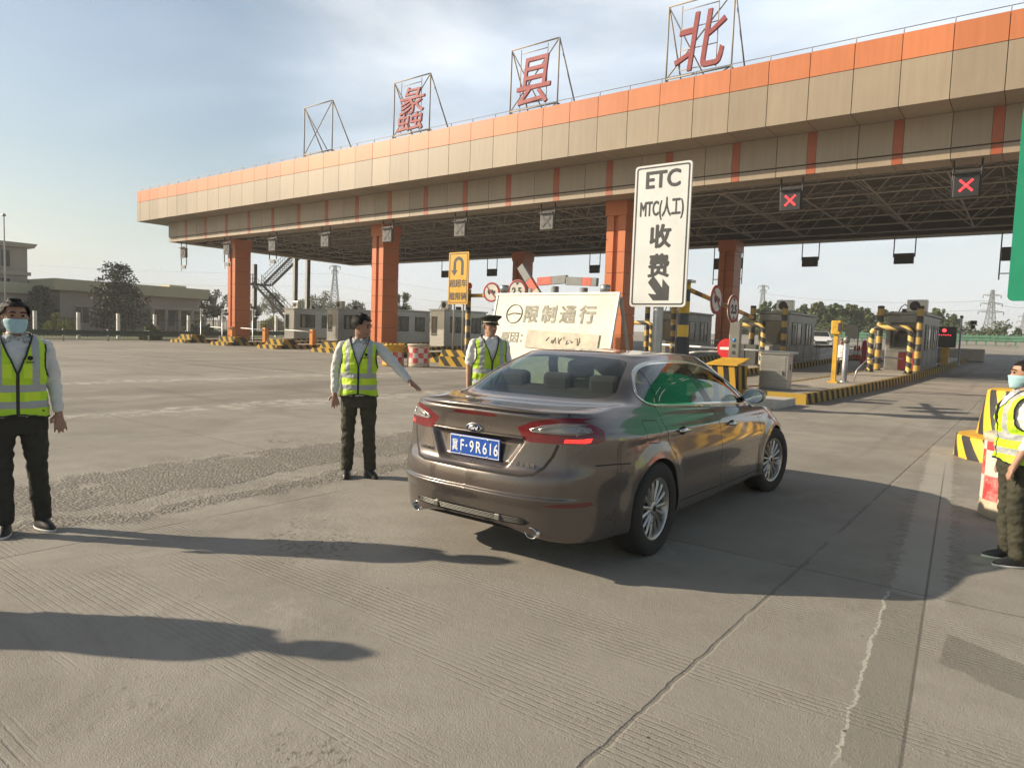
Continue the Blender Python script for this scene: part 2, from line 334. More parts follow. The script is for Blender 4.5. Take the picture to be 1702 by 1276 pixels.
    col = mixc(mr(spot.outputs['Distance'], .035, .02, 0, .85), col, (.07, .062, .05))
    l(col, b.inputs['Base Color']); b.inputs['Roughness'].default_value = .88; b.inputs['Specular IOR Level'].default_value = .3
    # tined grooves across the lane, in worn bands
    gr = m2('MULTIPLY', m2('SINE', m2('MULTIPLY', m2('ADD', Y, m2('MULTIPLY', m2('SUBTRACT', mid, .5), .02)), 2*pi/.036), 0), .5)
    gm = m2('MULTIPLY', mr(noise(1.0, 3, sc=(.22, 1.5, 1)), .45, .56), mr(noise(.8, 5), .38, .52))
    gm = m2('MULTIPLY', m2('MULTIPLY', gm, mr(Y, 9, 4.5)), mr(noise(16, 4, .7), .36, .52))
    hgt = m2('ADD', m2('MULTIPLY', m2('MULTIPLY', mr(gr, .16, .46), gm), -.0048), m2('ADD', m2('MULTIPLY', fine, .0062), m2('MULTIPLY', grain, .0062)))
    hgt = m2('ADD', hgt, m2('MULTIPLY', m2('MULTIPLY', m2('SUBTRACT', 1, peb), m2('MAXIMUM', band, m2('MULTIPLY', pit, .6))), .022))
    hgt = m2('SUBTRACT', hgt, m2('MULTIPLY', m2('MAXIMUM', j, crack), .006))
    bp = N(t, 'ShaderNodeBump', inp={'Strength': 1, 'Distance': 1}); l(hgt, bp.inputs['Height']); l(bp.outputs[0], b.inputs['Normal'])
    return M
def ground():
    xs = [-850, -500, -300, -200, -140, -100, -70, -50, -35, -25, -18, -12, -8, -5, -3, -1, 1, 3, 6, 10, 16, 25, 40, 80, 150, 300, 600]
    ys = [-280, -100, -40, -15, -6, -2, 0, 2, 4, 6, 9, 12, 16]+[18+2*i for i in range(15)]+[50, 55, 60, 70, 80, 90, 110, 160, 250, 400, 700, 1200]
    mb = MB(); nx = len(xs)
    mb.add([(x, y, gz(y)) for y in ys for x in xs], [(j*nx+i, j*nx+i+1, (j+1)*nx+i+1, (j+1)*nx+i) for j in range(len(ys)-1) for i in range(nx-1)], 0, True)
    tag(mb.build('ground', ground_material()), kind='structure')
ground()
soil = mat('dry_grass_soil', (.11, .12, .05), .95, var=.3, scale=.6, bump=.6, bscale=9, col2=(.05, .07, .025))
mb = MB()
for (x0, x1, y0, y1) in ((-400, -57.5, -60, 51.6), (-400, 300, 96, 420)):
    n = 12; mb.add([(x0+(x1-x0)*i/n, y0+(y1-y0)*j/n, gz(y0+(y1-y0)*j/n)+.03) for j in range(n+1) for i in range(n+1)],
                   [(j*(n+1)+i, j*(n+1)+i+1, (j+1)*(n+1)+i+1, (j+1)*(n+1)+i) for j in range(n) for i in range(n)])
tag(mb.build('grass_verge', soil), kind='structure')
# ================================================================== toll canopy
PW = 1.482; XL = -59.74; XR = XL+.874+PW*44; YF, YBK = 27.0, 49.6; ZT, ZM, ZB = 12.21, 11.31, 9.78
INX, INY = 2.05, 1.56; YB1, YB2 = YF+INY, YBK-INY; ZBB = 8.2
m_orange = mat('orange_panel', (.60, .205, .085), .42, var=.05, scale=.35, spec=.4)
m_beige = mat('beige_panel', (.35, .285, .205), .45, var=.06, scale=.3, spec=.4)
m_soffit = mat('beige_soffit_panel', (.36, .285, .2), .5, var=.06, scale=.3)
m_joint = mat('dark_joint', (.05, .035, .022), .8)
m_strip = mat('rust_orange_strip', (.36, .085, .03), .5, var=.08)
m_steel = mat('grey_painted_steel', (.40, .36, .31), .6, metal=.0, var=.1)
m_dark = mat('dark_steel', (.035, .035, .037), .55)
m_deck = mat('dark_roof_deck', (.19, .155, .125), .85, var=.15, scale=.5)
m_galv = mat('galvanised_steel', (.45, .46, .46), .38, metal=.7, var=.1, scale=4)
m_white = mat('white_paint', (.78, .77, .73), .5, var=.06, scale=4)
m_black = mat('black_paint', (.02, .02, .022), .5)
m_yellow = mat('yellow_paint', (.72, .42, .03), .5, var=.1, scale=4, col2=(.45, .26, .03))
cano = empty('toll_canopy', (XL, YF, 0), 'long toll gate canopy with an orange and beige fascia on orange columns', 'canopy')
def loc(p): return (p[0]-XL, p[1]-YF, p[2])
def slab(mb, x0, x1, y0, y1, z0, z1, mi=0): mb.box(loc(((x0+x1)/2, (y0+y1)/2, z0)), (x1-x0, y1-y0, z1-z0), mi)
# fascia: each cladding panel stands proud of a dark core by a hair so the joints read as real gaps
G = .012
core = MB(); slab(core, XL+.05, XR-.05, YF+.05, YBK-.05, ZB+.03, ZT-.02); core.build('fascia_core', m_joint, cano)
fo, fb = MB(), MB()
xe = [XL]+[XL+.61+PW*k for k in range(45)]; xe = [x for x in xe if x < XR-.2]+[XR]
ye = [YF+PW*k for k in range(int((YBK-YF)/PW)+1)]+[YBK]
rng = random.Random(3)
for a, b in zip(xe, xe[1:]):
    for y0, y1 in ((YF, YF+.05), (YBK-.05, YBK)):
        j = rng.uniform(-.004, .004)
        slab(fo, a+G, b-G, y0+j, y1+j, ZM+G, ZT); slab(fb, a+G, b-G, y0+j, y1+j, ZB, ZM-G)
for a, b in zip(ye, ye[1:]):
    if b-a < .1: continue
    for x0, x1 in ((XL-.001, XL+.05), (XR-.05, XR+.001)):
        slab(fo, x0, x1, a+.06, b-.06+.05, ZM+G, ZT-.002); slab(fb, x0, x1, a+.06, b-.01, ZB+.002, ZM-G)
fo.build('orange_fascia', m_orange, cano); fb.build('beige_fascia', m_beige, cano)
so = MB()
for a, b in zip(xe, xe[1:]):
    slab(so, a+G, b-G, YF+.06, YB1, ZB-.004, ZB+.03); slab(so, a+G, b-G, YB2, YBK-.06, ZB-.004, ZB+.03)
for a, b in zip(ye, ye[1:]):
    if a > YB1-1 and b < YB2+1.2: slab(so, XL+.06, XL+INX, a+G, b-G, ZB-.003, ZB+.03)
so.build('soffit', m_soffit, cano)
dk = MB(); slab(dk, XL+INX+.1, XR-INX-.1, YB1+.1, YB2-.1, ZB-.15, ZB+.02); dk.build('roof_deck', m_deck, cano)
def panelize(M, period, off):
    t = M.node_tree; l = t.links.new; b = t.nodes['Principled BSDF']; old = b.inputs['Base Color'].links[0].from_socket
    c = N(t, 'ShaderNodeTexCoord'); sp = N(t, 'ShaderNodeSeparateXYZ'); l(c.outputs['Object'], sp.inputs[0]); a = N(t, 'ShaderNodeMath', operation='SUBTRACT', inp={1: off}); l(sp.outputs[0], a.inputs[0]); d = N(t, 'ShaderNodeMath', operation='DIVIDE', inp={1: period}); l(a.outputs[0], d.inputs[0]); f = N(t, 'ShaderNodeMath', operation='FLOOR'); l(d.outputs[0], f.inputs[0])
    wn = N(t, 'ShaderNodeTexWhiteNoise', noise_dimensions='1D'); l(f.outputs[0], wn.inputs['W']); mp_ = N(t, 'ShaderNodeMapping'); mp_.inputs['Scale'].default_value = (3.2, 3.2, .22); l(c.outputs['Object'], mp_.inputs[0]); n = N(t, 'ShaderNodeTexNoise', inp={'Scale': 1.6, 'Detail': 6, 'Roughness': .65}); l(mp_.outputs[0], n.inputs[0])
    r1 = N(t, 'ShaderNodeMapRange', inp={3: .86, 4: 1.06}); l(wn.outputs['Value'], r1.inputs[0]); r2 = N(t, 'ShaderNodeMapRange', inp={1: .3, 2: .75, 3: 1.06, 4: .87}); l(n.outputs[0], r2.inputs[0]); m_ = N(t, 'ShaderNodeMath', operation='MULTIPLY'); l(r1.outputs[0], m_.inputs[0]); l(r2.outputs[0], m_.inputs[1])
    v = N(t, 'ShaderNodeVectorMath', operation='SCALE'); l(old, v.inputs[0]); l(m_.outputs[0], v.inputs['Scale']); l(v.outputs[0], b.inputs['Base Color'])
for M_ in (m_orange, m_beige, m_soffit): panelize(M_, PW, .61)
# perimeter beam hung below the fascia: clad box with a chamfered lower band
BXL, BXR = XL+INX, XR-INX
bm_, bc_ = MB(), MB()
ZBAND = 8.56
slab(bc_, BXL+.06, BXR-.06, YB1+.06, YB1+1.1, ZBB+.12, ZB-.01); slab(bc_, BXL+.06, BXR-.06, YB2-1.1, YB2-.06, ZBB+.12, ZB-.01)
slab(bc_, BXL+.06, BXL+1.1, YB1+1.1, YB2-1.1, ZBB+.12, ZB-.01); slab(bc_, BXR-1.1, BXR-.06, YB1+1.1, YB2-1.1, ZBB+.12, ZB-.01)
bc_.build('beam_core', m_joint, cano)
for k, (a, b) in enumerate(zip(xe, xe[1:])):
    a2, b2 = max(a, BXL), min(b, BXR)
    if b2-a2 < .2: continue
    strip = (k % 2 == 1)
    bs_ = MB()
    for yf, sg in ((YB1, 1), (YB2, -1)):
        def sl(x0, x1, d0, d1, z0, z1, mbx):
            y0, y1 = sorted((yf+sg*d0, yf+sg*d1)); slab(mbx, x0, x1, y0, y1, z0, z1)
        bb = b2-(.32 if strip else 0)
        sl(a2+G, bb-G, 0, .06, ZBAND+.02, ZB-.012, bm_); sl(a2+G, bb-G, .035, .09, ZBB, ZBAND-.03, bm_)
        sl(a2+G, bb-G, .10, 1.2, ZBB-.006, ZBB+.05, bm_)
        if strip: sl(bb, b2-.002, -.004, .06, ZBAND+.02, ZB-.013, bs_); sl(bb, b2-.002, .031, .09, ZBB+.002, ZBAND-.03, bs_); sl(bb, b2-.002, .101, 1.2, ZBB-.004, ZBB+.05, bm_)
    if strip: bs_.build('beam_strip', m_strip, cano)
for k, (a, b) in enumerate(zip(ye, ye[1:])):
    a2, b2 = max(a, YB1+.07), min(b, YB2-.07)
    if b2-a2 < .2: continue
    for xf, sg in ((BXL, 1), (BXR, -1)):
        for d0, d1, z0, z1 in ((0, .06, ZBAND+.02, ZB-.012), (.035, .09, ZBB+.001, ZBAND-.03), (.10, 1.2, ZBB-.003, ZBB+.05)):
            if d1 > 1 and (a2 < YB1+1.2 or b2 > YB2-1.2): continue
            x0, x1 = sorted((xf+sg*d0, xf+sg*d1)); slab(bm_, x0, x1, a2+G, b2-G, z0, z1)
bm_.build('beam_cladding', m_soffit, cano)
# space frame under the deck
tr = MB(); px_ = 2.95; pyy = 2.9
nx_ = int((BXR-BXL-2.6)/px_); ny_ = int((YB2-YB1-2.6)/pyy)
ox, oy = BXL+1.3+((BXR-BXL-2.6)-nx_*px_)/2, YB1+1.3+((YB2-YB1-2.6)-ny_*pyy)/2
lo = [[loc((ox+i*px_, oy+j*pyy, 8.32)) for j in range(ny_+1)] for i in range(nx_+1)]
hi = [[loc((ox+(i+.5)*px_, oy+(j+.5)*pyy, 9.42)) for j in range(ny_)] for i in range(nx_)]
for i in range(nx_+1):
    for j in range(ny_+1):
        if i < nx_: tr.bar(lo[i][j], lo[i+1][j], .045, 5, cap=False)
        if j < ny_: tr.bar(lo[i][j], lo[i][j+1], .045, 5, cap=False)
        for a, b in ((0, 0), (-1, 0), (0, -1), (-1, -1)):
            if 0 <= i+a < nx_ and 0 <= j+b < ny_: tr.bar(lo[i][j], hi[i+a][j+b], .036, 4, cap=False)
        if i < nx_ and j < ny_:
            if i < nx_-1: tr.bar(hi[i][j], hi[i+1][j], .04, 4, cap=False)
            if j < ny_-1: tr.bar(hi[i][j], hi[i][j+1], .04, 4, cap=False)
tr.build('space_frame', m_steel, cano)
rl = MB()
for a in xe[1:]: rl.bar(loc((a, YF+.12, ZT-.05)), loc((a, YF+.12, ZT+.22)), .022, 5)
rl.bar(loc((XL, YF+.12, ZT+.21)), loc((XR, YF+.12, ZT+.21)), .014, 5); rl.build('roof_rail', m_steel, cano)
# columns: square shafts with a recessed groove, cladding joints and a flared head
m_col = mat('orange_column_panel', (.56, .155, .04), .5, var=.07, scale=.5)
def column(x, y, front=True):
    mb = MB(); wdt, dep = 1.05, 1.35; z0 = gz(y); prof = [(-wdt/2, 0), (-.13, 0), (-.13, .14), (.13, .14), (.13, 0), (wdt/2, 0), (wdt/2, dep), (.13, dep), (.13, dep-.14), (-.13, dep-.14), (-.13, dep), (-wdt/2, dep)]
    zs = [z0-.1]; z = z0+.55
    while z < 7.4: zs.append(z); z += 1.02
    zs.append(7.55)
    for a, b in zip(zs, zs[1:]): mb.prism([(p[0], p[1]) for p in prof], b-a-.02, loc((x, y, b-.01)), (1, 0, 0), (0, 1, 0))
    mb.box(loc((x, y+dep/2, zs[0])), (wdt-.05, dep-.3, 7.5-zs[0]), 1)
    mb.box(loc((x, y+dep/2, 7.55)), (wdt+.1, dep+.1, .72), 0, tap=1.06)
    mb.build('column', [m_col, m_joint], cano)
for xx in (-50.95, -33.95, -16.75, .6):
    column(xx, 30.2); column(xx+.15, 45.0)
# ------------------------------------------------------------------ rooftop letters on braced frames
m_red = mat('faded_red_letter', (.24, .022, .03), .6, var=.12, scale=2, col2=(.30, .075, .07))
m_pink = mat('sun_bleached_red_letter', (.29, .045, .05), .65, var=.15, scale=2, col2=(.34, .10, .10))
for x0, ch, lab, mm in ((-38.12, '', 'empty steel letter frame at the left end of the roof row', None),
                        (-29.85, '\u8821', 'roof frame carrying the pale crowded many stroked red character', m_pink),
                        (-21.52, '\u53bf', 'roof frame carrying the red character between two other letters', m_pink),
                        (-13.22, '\u5317', 'roof frame carrying the darkest red character, nearest the right', m_red)):
    o = empty('rooftop_letter_sign', (x0, 27.55, ZT), lab, 'rooftop sign', 'letter frames on the canopy roof')
    f = MB(); Wd, Z0, Z1 = 2.8, .32, 3.28
    for z in (Z0, Z1): f.bar((0, 0, z), (Wd, 0, z), .035, 6)
    for x in (0, Wd):
        f.bar((x, 0, -.02), (x, 0, Z1), .04, 6); f.bar((x, 0, Z1), (x, 1.9, .1), .038, 6); f.bar((x, 0, Z0), (x, 1.9, .1), .032, 6); f.bar((x, 1.9, -.02), (x, 1.9, .2), .03, 6)
    f.bar((0, 0, Z1), (Wd/2, 1.0, Z0), .03, 6); f.bar((Wd, 0, Z1), (0, 0, Z0), .03, 6); f.bar((Wd/2, 0.95, Z0), (Wd, 0, Z0), .028, 6); f.bar((Wd/2, .95, Z0), (Wd/2, 1.0, -.02), .028, 6)
    if ch:
        for x in (.62, 2.18): f.bar((x, -.04, Z0+.1), (x, -.04, Z1-.12), .022, 5)
        for z in (.55, 1.35, 2.2, 2.95): f.bar((.62, -.04, z), (2.18, -.04, z), .022, 5)
    f.build('frame', m_steel, o)
    if ch: text('character', ch, mm, o, (Wd/2, -.12, .62), (.985, 0, .0), (.12, 0, 1), 2.55, .05, 0, xs=.86, fat=.014 if ch != '\u8821' else .004)
# ------------------------------------------------------------------ lane signals under the front beam
m_led = mat('lit_red_led', (.8, .03, .02), .4, emit=(1, .05, .06), es=2.0)
m_ledoff = mat('grey_signal_face', (.19, .185, .18), .85, var=.1, scale=8)
m_ledblk = mat('black_signal_face', (.018, .018, .02), .45)
m_crossoff = mat('unlit_cross', (.035, .03, .035), .5)
sig_x = (-55.9, -49.4, -43.5, -37.6, -31.65, -25.8, -19.97, -14.1, -8.19, -2.3)
ords = ('leftmost', 'second', 'third', 'fourth', 'fifth', 'sixth', 'seventh', 'eighth', 'ninth', 'tenth')
lights = {}
for i, x in enumerate(sig_x):
    lit = i >= 8
    lab = ('lane signal showing a lit red cross, beside the tall white toll sign', 'lane signal showing a lit red cross above the open right lane')[i-8] if lit else \
        f'unlit grey lane signal with a dark cross, {ords[i]} from the left under the beam'
    if i == 7: lab = 'unlit lane signal hidden in part behind the tall white toll sign'
    if i == 0: lab = 'lane signal with floodlights hung outside the leftmost column'
    if i == 4: lab = 'unlit grey lane signal hung in front of the second orange column'
    o = empty('lane_signal', (x, 28.95, ZBB), lab, 'lane signal', 'lane signals hung from the front beam')
    f = MB()
    for s in (-.42, .42): f.bar((s, 0, .0), (s, 0, -1.3 if i > 2 else -1.9), .035, 6)
    f.box((0, .02, -.42), (.8, .05, .05)); f.build('hanger', m_dark, o)
    b = MB(); b.bevbox((0, 0, -1.3), (.78, .22, .78), .02); b.prism([(-.43, -.52), (.43, -.52), (.43, -.49), (-.43, -.49)], .14, (0, -.25, 0)); b.build('housing', m_ledblk if lit else m_ledoff, o)
    c = MB()
    for a in (pi/4, -pi/4):
        if lit:
            for k in range(-5, 6):
                for q in (-.022, .022):
                    c.lathe([(.0001, -.014), (.018, -.010), (.019, .004)], (k*.052*cos(a)-q*sin(a), -.118, -.91+k*.052*sin(a)+q*cos(a)), 7, axis='Y')
        else: c.prism([(cos(a)*u-sin(a)*v_, sin(a)*u+cos(a)*v_) for u, v_ in ((-.34, -.06), (.34, -.06), (.34, .06), (-.34, .06))], .02, (0, -.128-.004*(a > 0), -.91))
    c.build('cross', m_led if lit else m_crossoff, o)
    if i < 3:
        g = MB(); g.box((0, 0, -1.95), (.95, .06, .05)); g.box((.12, -.1, -2.2), (.42, .16, .26), rz=.3); g.tube([(-.3, 0, -1.9), (-.35, -.05, -2.2), (-.15, -.1, -2.35)], .03); g.build('floodlight', m_galv, o)
for x, wd, lab in ((-43.9, 1.15, 'dark hanging panel seen left of the yellow U turn sign'), (-38.5, 1.0, 'dark hanging panel half hidden by the yellow U turn sign'), (-28.1, .85, 'small dark panel hanging over the white board'),
               (-17.4, 1.95, 'wide dark panel with a floodlight beneath, left of the rear column'), (-12.0, .95, 'dark hanging panel first right of the rear column'), (-6.65, 1.05, 'dark hanging panel midway over the right booths'), (-1.2, 1.3, 'dark hanging panel with a floodlight, beside the green sign')):
    o = empty('rear_hanging_panel', (x, 47.5, ZBB), lab, 'hanging panel', 'dark panels hung from the rear beam'); f = MB(); big_ = wd > 1.2
    for s in (-wd/2-.04, wd/2+.04): f.bar((s, 0, 0), (s, 0, -2.6 if big_ else -1.15), .035, 6)
    if big_: f.bar((-wd/2, 0, -2.25), (wd/2, 0, -2.25), .03, 6)
    f.build('hanger', m_dark, o); b = MB(); b.bevbox((0, 0, -1.55), (wd, .25, .75 if big_ else .62), .02); b.build('housing', m_dark, o)
    if big_: g = MB(); g.box((0, -.05, -2.75), (.4, .2, .4), rz=.4); g.bar((0, 0, -2.25), (0, 0, -2.4), .03); g.build('floodlight', m_dark, o)
# ================================================================== toll islands and everything on them
m_paver = mat('dusty_paving', (.42, .38, .32), .85, var=.2, scale=2.5, bump=.3)
def paver_mat():
    M = mat('pale_block_paving', (.44, .40, .34), .85); t = M.node_tree; l = t.links.new; b = t.nodes['Principled BSDF']
    c = N(t, 'ShaderNodeTexCoord'); br = N(t, 'ShaderNodeTexBrick', inp={'Scale': 2.2, 'Mortar Size': .035, 'Brick Width': .6, 'Row Height': .5})
    br.inputs['Color1'].default_value = (.46, .42, .35, 1); br.inputs['Color2'].default_value = (.36, .325, .27, 1); br.inputs['Mortar'].default_value = (.14, .12, .1, 1)
    l(c.outputs['Object'], br.inputs[0]); l(br.outputs[0], b.inputs['Base Color']); return M
m_block = paver_mat()
YEL, BLK = (.42, .275, .05), (.035, .032, .028)
m_kerb = stripes('kerb_stripes', YEL, BLK, .46, (0, .85, .55), .5, .75, .5)
m_nose = stripes('nose_stripes', (.40, .25, .025), BLK, .46, (.62, .5, .6), .5, .8, .2)
m_post = stripes('post_bands', YEL, BLK, .62, (0, 0, 1), .5, .45, .3)
m_hoop = stripes('hoop_bands', (.66, .47, .14), BLK, .44, (.5, 0, 1), .5, .45, .25)
m_inox = mat('brushed_stainless', (.46, .45, .42), .33, metal=.75, var=.12, scale=2, aniso=(1, 1, 14))
m_inox2 = mat('dull_stainless', (.25, .245, .22), .42, metal=.5, var=.2, scale=1.4)
m_frame = mat('dark_window_frame', (.05, .052, .05), .4)
m_pane = mat('dark_booth_window', (.018, .022, .022), .08, var=.3, scale=.8, spec=.7)
m_curtain = mat('pale_blind', (.30, .30, .24), .7)
m_fan = mat('fan_grille', (.03, .03, .032), .5)
m_boxor = mat('orange_barrier_box', (.70, .24, .03), .45)
m_rednote = mat('red_box', (.42, .035, .04), .5, var=.15, scale=6)
NI = 9
def icx(i, y): return -5.65-5.85*i+.045*(y-20)
SK = atan2(-.045, 1)
nose_y = [18.9, 22, 24, 25.5, 26.5, 27, 27, 27, 27]
iname = ['paved toll island beside the open right lane', 'toll island with a booth, second from the right', 'toll island around the nearest orange column', 'toll island behind the U turn sign pole', 'toll island behind the red chequered barrels',
         'toll island under the second orange column', 'toll island with an orange barrier box, left of the second column', 'toll island left of the steel stair', 'toll island at the leftmost column']
def isl_pt(i, x, y, z=0): return (icx(i, y)+x-icx(i, nose_y[i]), y-nose_y[i], z)
for i in range(NI):
    y0, y1 = nose_y[i], 50.0; W2 = 1.05
    o = empty('toll_island', (icx(i, y0), y0, gz(y0)), iname[i], 'toll island', 'toll islands')
    ys = [y0+(y1-y0)*k/14 for k in range(15)]; mb = MB(); H = .28
    def P(x, y, z): return isl_pt(i, x, y, gz(y)-gz(y0)+z)
    for a, b in zip(ys, ys[1:]):
        for s in (-1, 1):
            q = [P(s*W2, a, -.05), P(s*W2, b, -.05), P(s*W2, b, H), P(s*W2, a, H), P(s*(W2-.16), a, H), P(s*(W2-.16), b, H)]
            mb.add(q, [(0, 1, 2, 3), (3, 2, 5, 4)], 0)
        mb.add([P(-W2+.16, a, H-.01), P(W2-.16, a, H-.01), P(W2-.16, b, H-.01), P(-W2+.16, b, H-.01)], [(0, 1, 2, 3)], 1)
    mb.add([P(-W2, y0, -.05), P(W2, y0, -.05), P(W2, y0, H), P(-W2, y0, H)], [(0, 1, 2, 3)], 0)
    mb.build('kerb', [m_kerb, m_block if i < 2 else m_paver], o)
    if i >= 3:      # striped wedge on the nose
        nb = MB(); t_ = [(-W2-.06, -.06), (W2+.06, -.06), (W2-.1, 1.3), (-W2+.1, 1.3)]
        A = [isl_pt(i, x, y0+y, -.02) for x, y in t_]; B = [isl_pt(i, x*.82, y0+y*.75+.22, .62) for x, y in t_]
        nb.add(A+B, [(0, 1, 5, 4), (1, 2, 6, 5), (2, 3, 7, 6), (3, 0, 4, 7), (4, 5, 6, 7)], 0)
        A = [isl_pt(i, x, y0+y, -.02) for x, y in ((-W2-.1, -.55), (W2+.1, -.55), (W2+.1, .2), (-W2-.1, .2))]; B = [isl_pt(i, x, y0+y, .24) for x, y in ((-W2, -.42), (W2, -.42), (W2+.1, .2), (-W2-.1, .2))]
        nb.add(A+B, [(0, 1, 5, 4), (1, 2, 6, 5), (2, 3, 7, 6), (3, 0, 4, 7), (4, 5, 6, 7)], 0)
        nb.build('nose_block', m_nose, o)
# ---- booths
def booth(i, y, label):
    L_, W_, H_ = 4.4, 1.5, 2.55
    o = empty('toll_booth', (icx(i, y)+.12, y, gz(y)+.27), label, 'toll booth', 'toll booths', SK)
    b = MB(); b.bevbox((0, L_/2, 0), (W_, L_, H_), .05); b.box((0, L_/2, H_-.012), (W_+.14, L_+.14, .1)); b.box((0, -.012, .86), (W_-.1, .03, .03)); b.box((0, L_/2, .02), (W_+.05, L_+.05, .09))
    b.build('wall', m_inox if i >= 3 else m_inox2, o)
    def win(x0, z0, w_, h_, side=None, y_=0):
        f = MB(); p = MB(); e = .05
        if side is None:
            for (cx, cz, dx, dz) in ((x0, z0, w_, e), (x0, z0+h_-e, w_, e), (x0-w_/2+e/2, z0+e, e, h_-2*e), (x0+w_/2-e/2, z0+e, e, h_-2*e)): f.box((cx, -.008, cz), (dx, .04, dz))
            p.box((x0, -.002, z0+e), (w_-2*e, .02, h_-2*e))
        else:
            X = side*(W_/2)
            for (cy, cz, dy, dz) in ((y_, z0, w_, e), (y_, z0+h_-e, w_, e), (y_-w_/2+e/2, z0+e, e, h_-2*e), (y_+w_/2-e/2, z0+e, e, h_-2*e), (y_, z0+e, e*.8, h_-2*e)): f.box((X+side*.012, cy, cz), (.045, dy, dz))
            p.box((X+side*.004, y_, z0+e), (.02, w_-2*e, h_-2*e))
        fo_ = f.build('window', m_frame, o); p.build('pane', m_pane, fo_)
    if i >= 3: win(-.28, .75, .55, 1.35)
    else: win(0, .98, 1.12, 1.2)
    for s in (-1, 1):
        win(0, .98, 1.5, 1.15, s, 1.35); win(0, .98, 1.0, 1.15, s, 3.3)
        c = MB(); c.box((s*(W_/2+.012), 1.35-.4, 1.03), (.012, .3, 1.0)); c.build('blind', m_curtain, o)
    a = MB(); a.bevbox((.38, .5, H_+.12), (.82, .34, .56), .03); a.box((.38, .5, H_+.08), (.6, .3, .05)); ac = a.build('air_conditioner', m_inox, o)
    fm = MB(); fm.lathe([(.0001, -.012), (.2, -.012), (.22, .004)], (.30, .325, H_+.4), 20, axis='Y')
    for r_ in (.07, .13, .19): fm.tube([(.30+r_*cos(t*pi/8), .31, H_+.4+r_*sin(t*pi/8)) for t in range(16)], .006, 4, closed=True)
    fm.build('fan', m_fan, ac)
    hs = MB(); hs.tube([(.05, .6, H_+.3), (-.15, .6, H_+.5), (-.3, .55, H_+.35), (-.38, .5, H_+.1)], .025, 6); hs.box((-.45, 2.6, H_+.08), (.3, .3, .3)); hs.build('pipe', m_dark, o)
    return o
bl = ['stainless toll booth with a red box at its foot, nearest the open right lane', 'dull stainless toll booth left of the far white car', 'stainless toll booth behind the striped height gauge post', 'stainless toll booth hidden behind the white board',
      'stainless toll booth just right of the U turn sign pole', 'bright fronted toll booth left of the U turn sign pole', 'toll booth seen right of the second orange column', 'toll booth behind the woman pointing at the car', 'leftmost toll booth, under the steel stair']
bth = [booth(i, 36.0, bl[i]) for i in range(NI)]
t_ = MB(); t_.bevbox((.22, -.28, .05), (.62, .3, .8), .02); t_.box((.22, -.44, .3), (.5, .012, .02)); t_.box((.22, -.44, .55), (.5, .012, .02))
o = t_.build('supply_box', m_rednote, None, (icx(0, 36)+.1, 36, gz(36)+.25)); tag(o, 'red metal box standing at the foot of the rightmost booth', 'box')
# ---- striped hoops and posts guarding booths
def hoop(i, y, label, W_=1.5):
    x = icx(i, y)+.1; z = gz(y)+.26; r = .3; Hh = 1.95
    pts = [(-W_/2, 0, 0), (-W_/2, 0, Hh-r)]+[(-W_/2+r-r*cos(a), 0, Hh-r+r*sin(a)) for a in (pi/8, pi/4, 3*pi/8, pi/2)]+[(W_/2-r+r*sin(a), 0, Hh-r+r*cos(a)) for a in (0, pi/8, pi/4, 3*pi/8, pi/2)]+[(W_/2, 0, 0)]
    p2 = [];
    for a, b in zip(pts, pts[1:]):
        n = max(1, int((V(b)-V(a)).length/.12))
        p2 += [V(a).lerp(V(b), k/n) for k in range(n)]
    mb = MB(); mb.tube(p2+[pts[-1]], .11, 12)
    o = mb.build('crash_hoop', m_hoop, None, (x, y, z), SK); tag(o, label, 'crash hoop', 'striped crash hoops before the booths')
    f = MB()
    for s in (-W_/2, W_/2):
        f.lathe([(.2, 0), (.2, .03), (.12, .05)], (s, 0, 0), 12)
        for k in range(4): f.box((s+.14*cos(k*pi/2+.7), .14*sin(k*pi/2+.7), .0), (.03, .1, .14), rz=k*pi/2+.7)
    f.build('foot_plate', m_dark, o)
def post(i, dx, y, h_, r, label):
    mb = MB(); mb.lathe([(r, 0), (r, h_), (r*.9, h_+.02), (.0001, h_+.02)], n=14)
    o = mb.build('striped_post', m_post, None, (icx(i, y)+dx, y, gz(y)+.26)); tag(o, label, 'striped post', 'tall striped posts at the booths')
    f = MB(); f.lathe([(r+.1, 0), (r+.1, .03), (r+.01, .05)], n=12); f.build('foot_plate', m_dark, o)
hoop(0, 33.4, 'yellow and black crash hoop in front of the rightmost booth'); hoop(1, 32.6, 'yellow and black crash hoop behind the grey kiosk post'); hoop(2, 33, 'yellow and black crash hoop behind the tall white toll sign')
for i, nm in ((0, 'the rightmost booth'), (1, 'the booth behind the steel cabinet'), (2, 'the booth behind the white toll sign')):
    for s, nn in ((-1, 'left'), (1, 'right')):
        post(i, s*.78+.1, 35.3 if i else 35, 2.9, .14, f'yellow and black post at the {nn} corner of {nm}')
# ---- handrails along islands
def rail(i, y0, y1, label, dx=.86):
    mb = MB()
    n = int((y1-y0)/.28); z = gz(y0)+.27; x = icx(i, y0)+dx
    for k in range(n+1):
        y = (y1-y0)*k/n; mb.bar((0, y, gz(y0+y)-gz(y0)), (0, y, gz(y0+y)-gz(y0)+.95), .016 if k % 4 else .03, 6)
    for h_ in (.12, .93): mb.bar((0, 0, h_), (0, y1-y0, h_+gz(y1)-gz(y0)), .025, 6)
    o = mb.build('handrail', m_inox2, None, (x, y0, z), SK); tag(o, label, 'handrail', 'steel handrails beside the booths')
rail(0, 36.3, 41.5, 'steel bar handrail along the right side of the rightmost booth'); rail(1, 36.3, 41.5, 'steel bar handrail beside the booth left of the white car')
rail(2, 36.3, 41.5, 'steel bar handrail beside the booth behind the height gauge post')
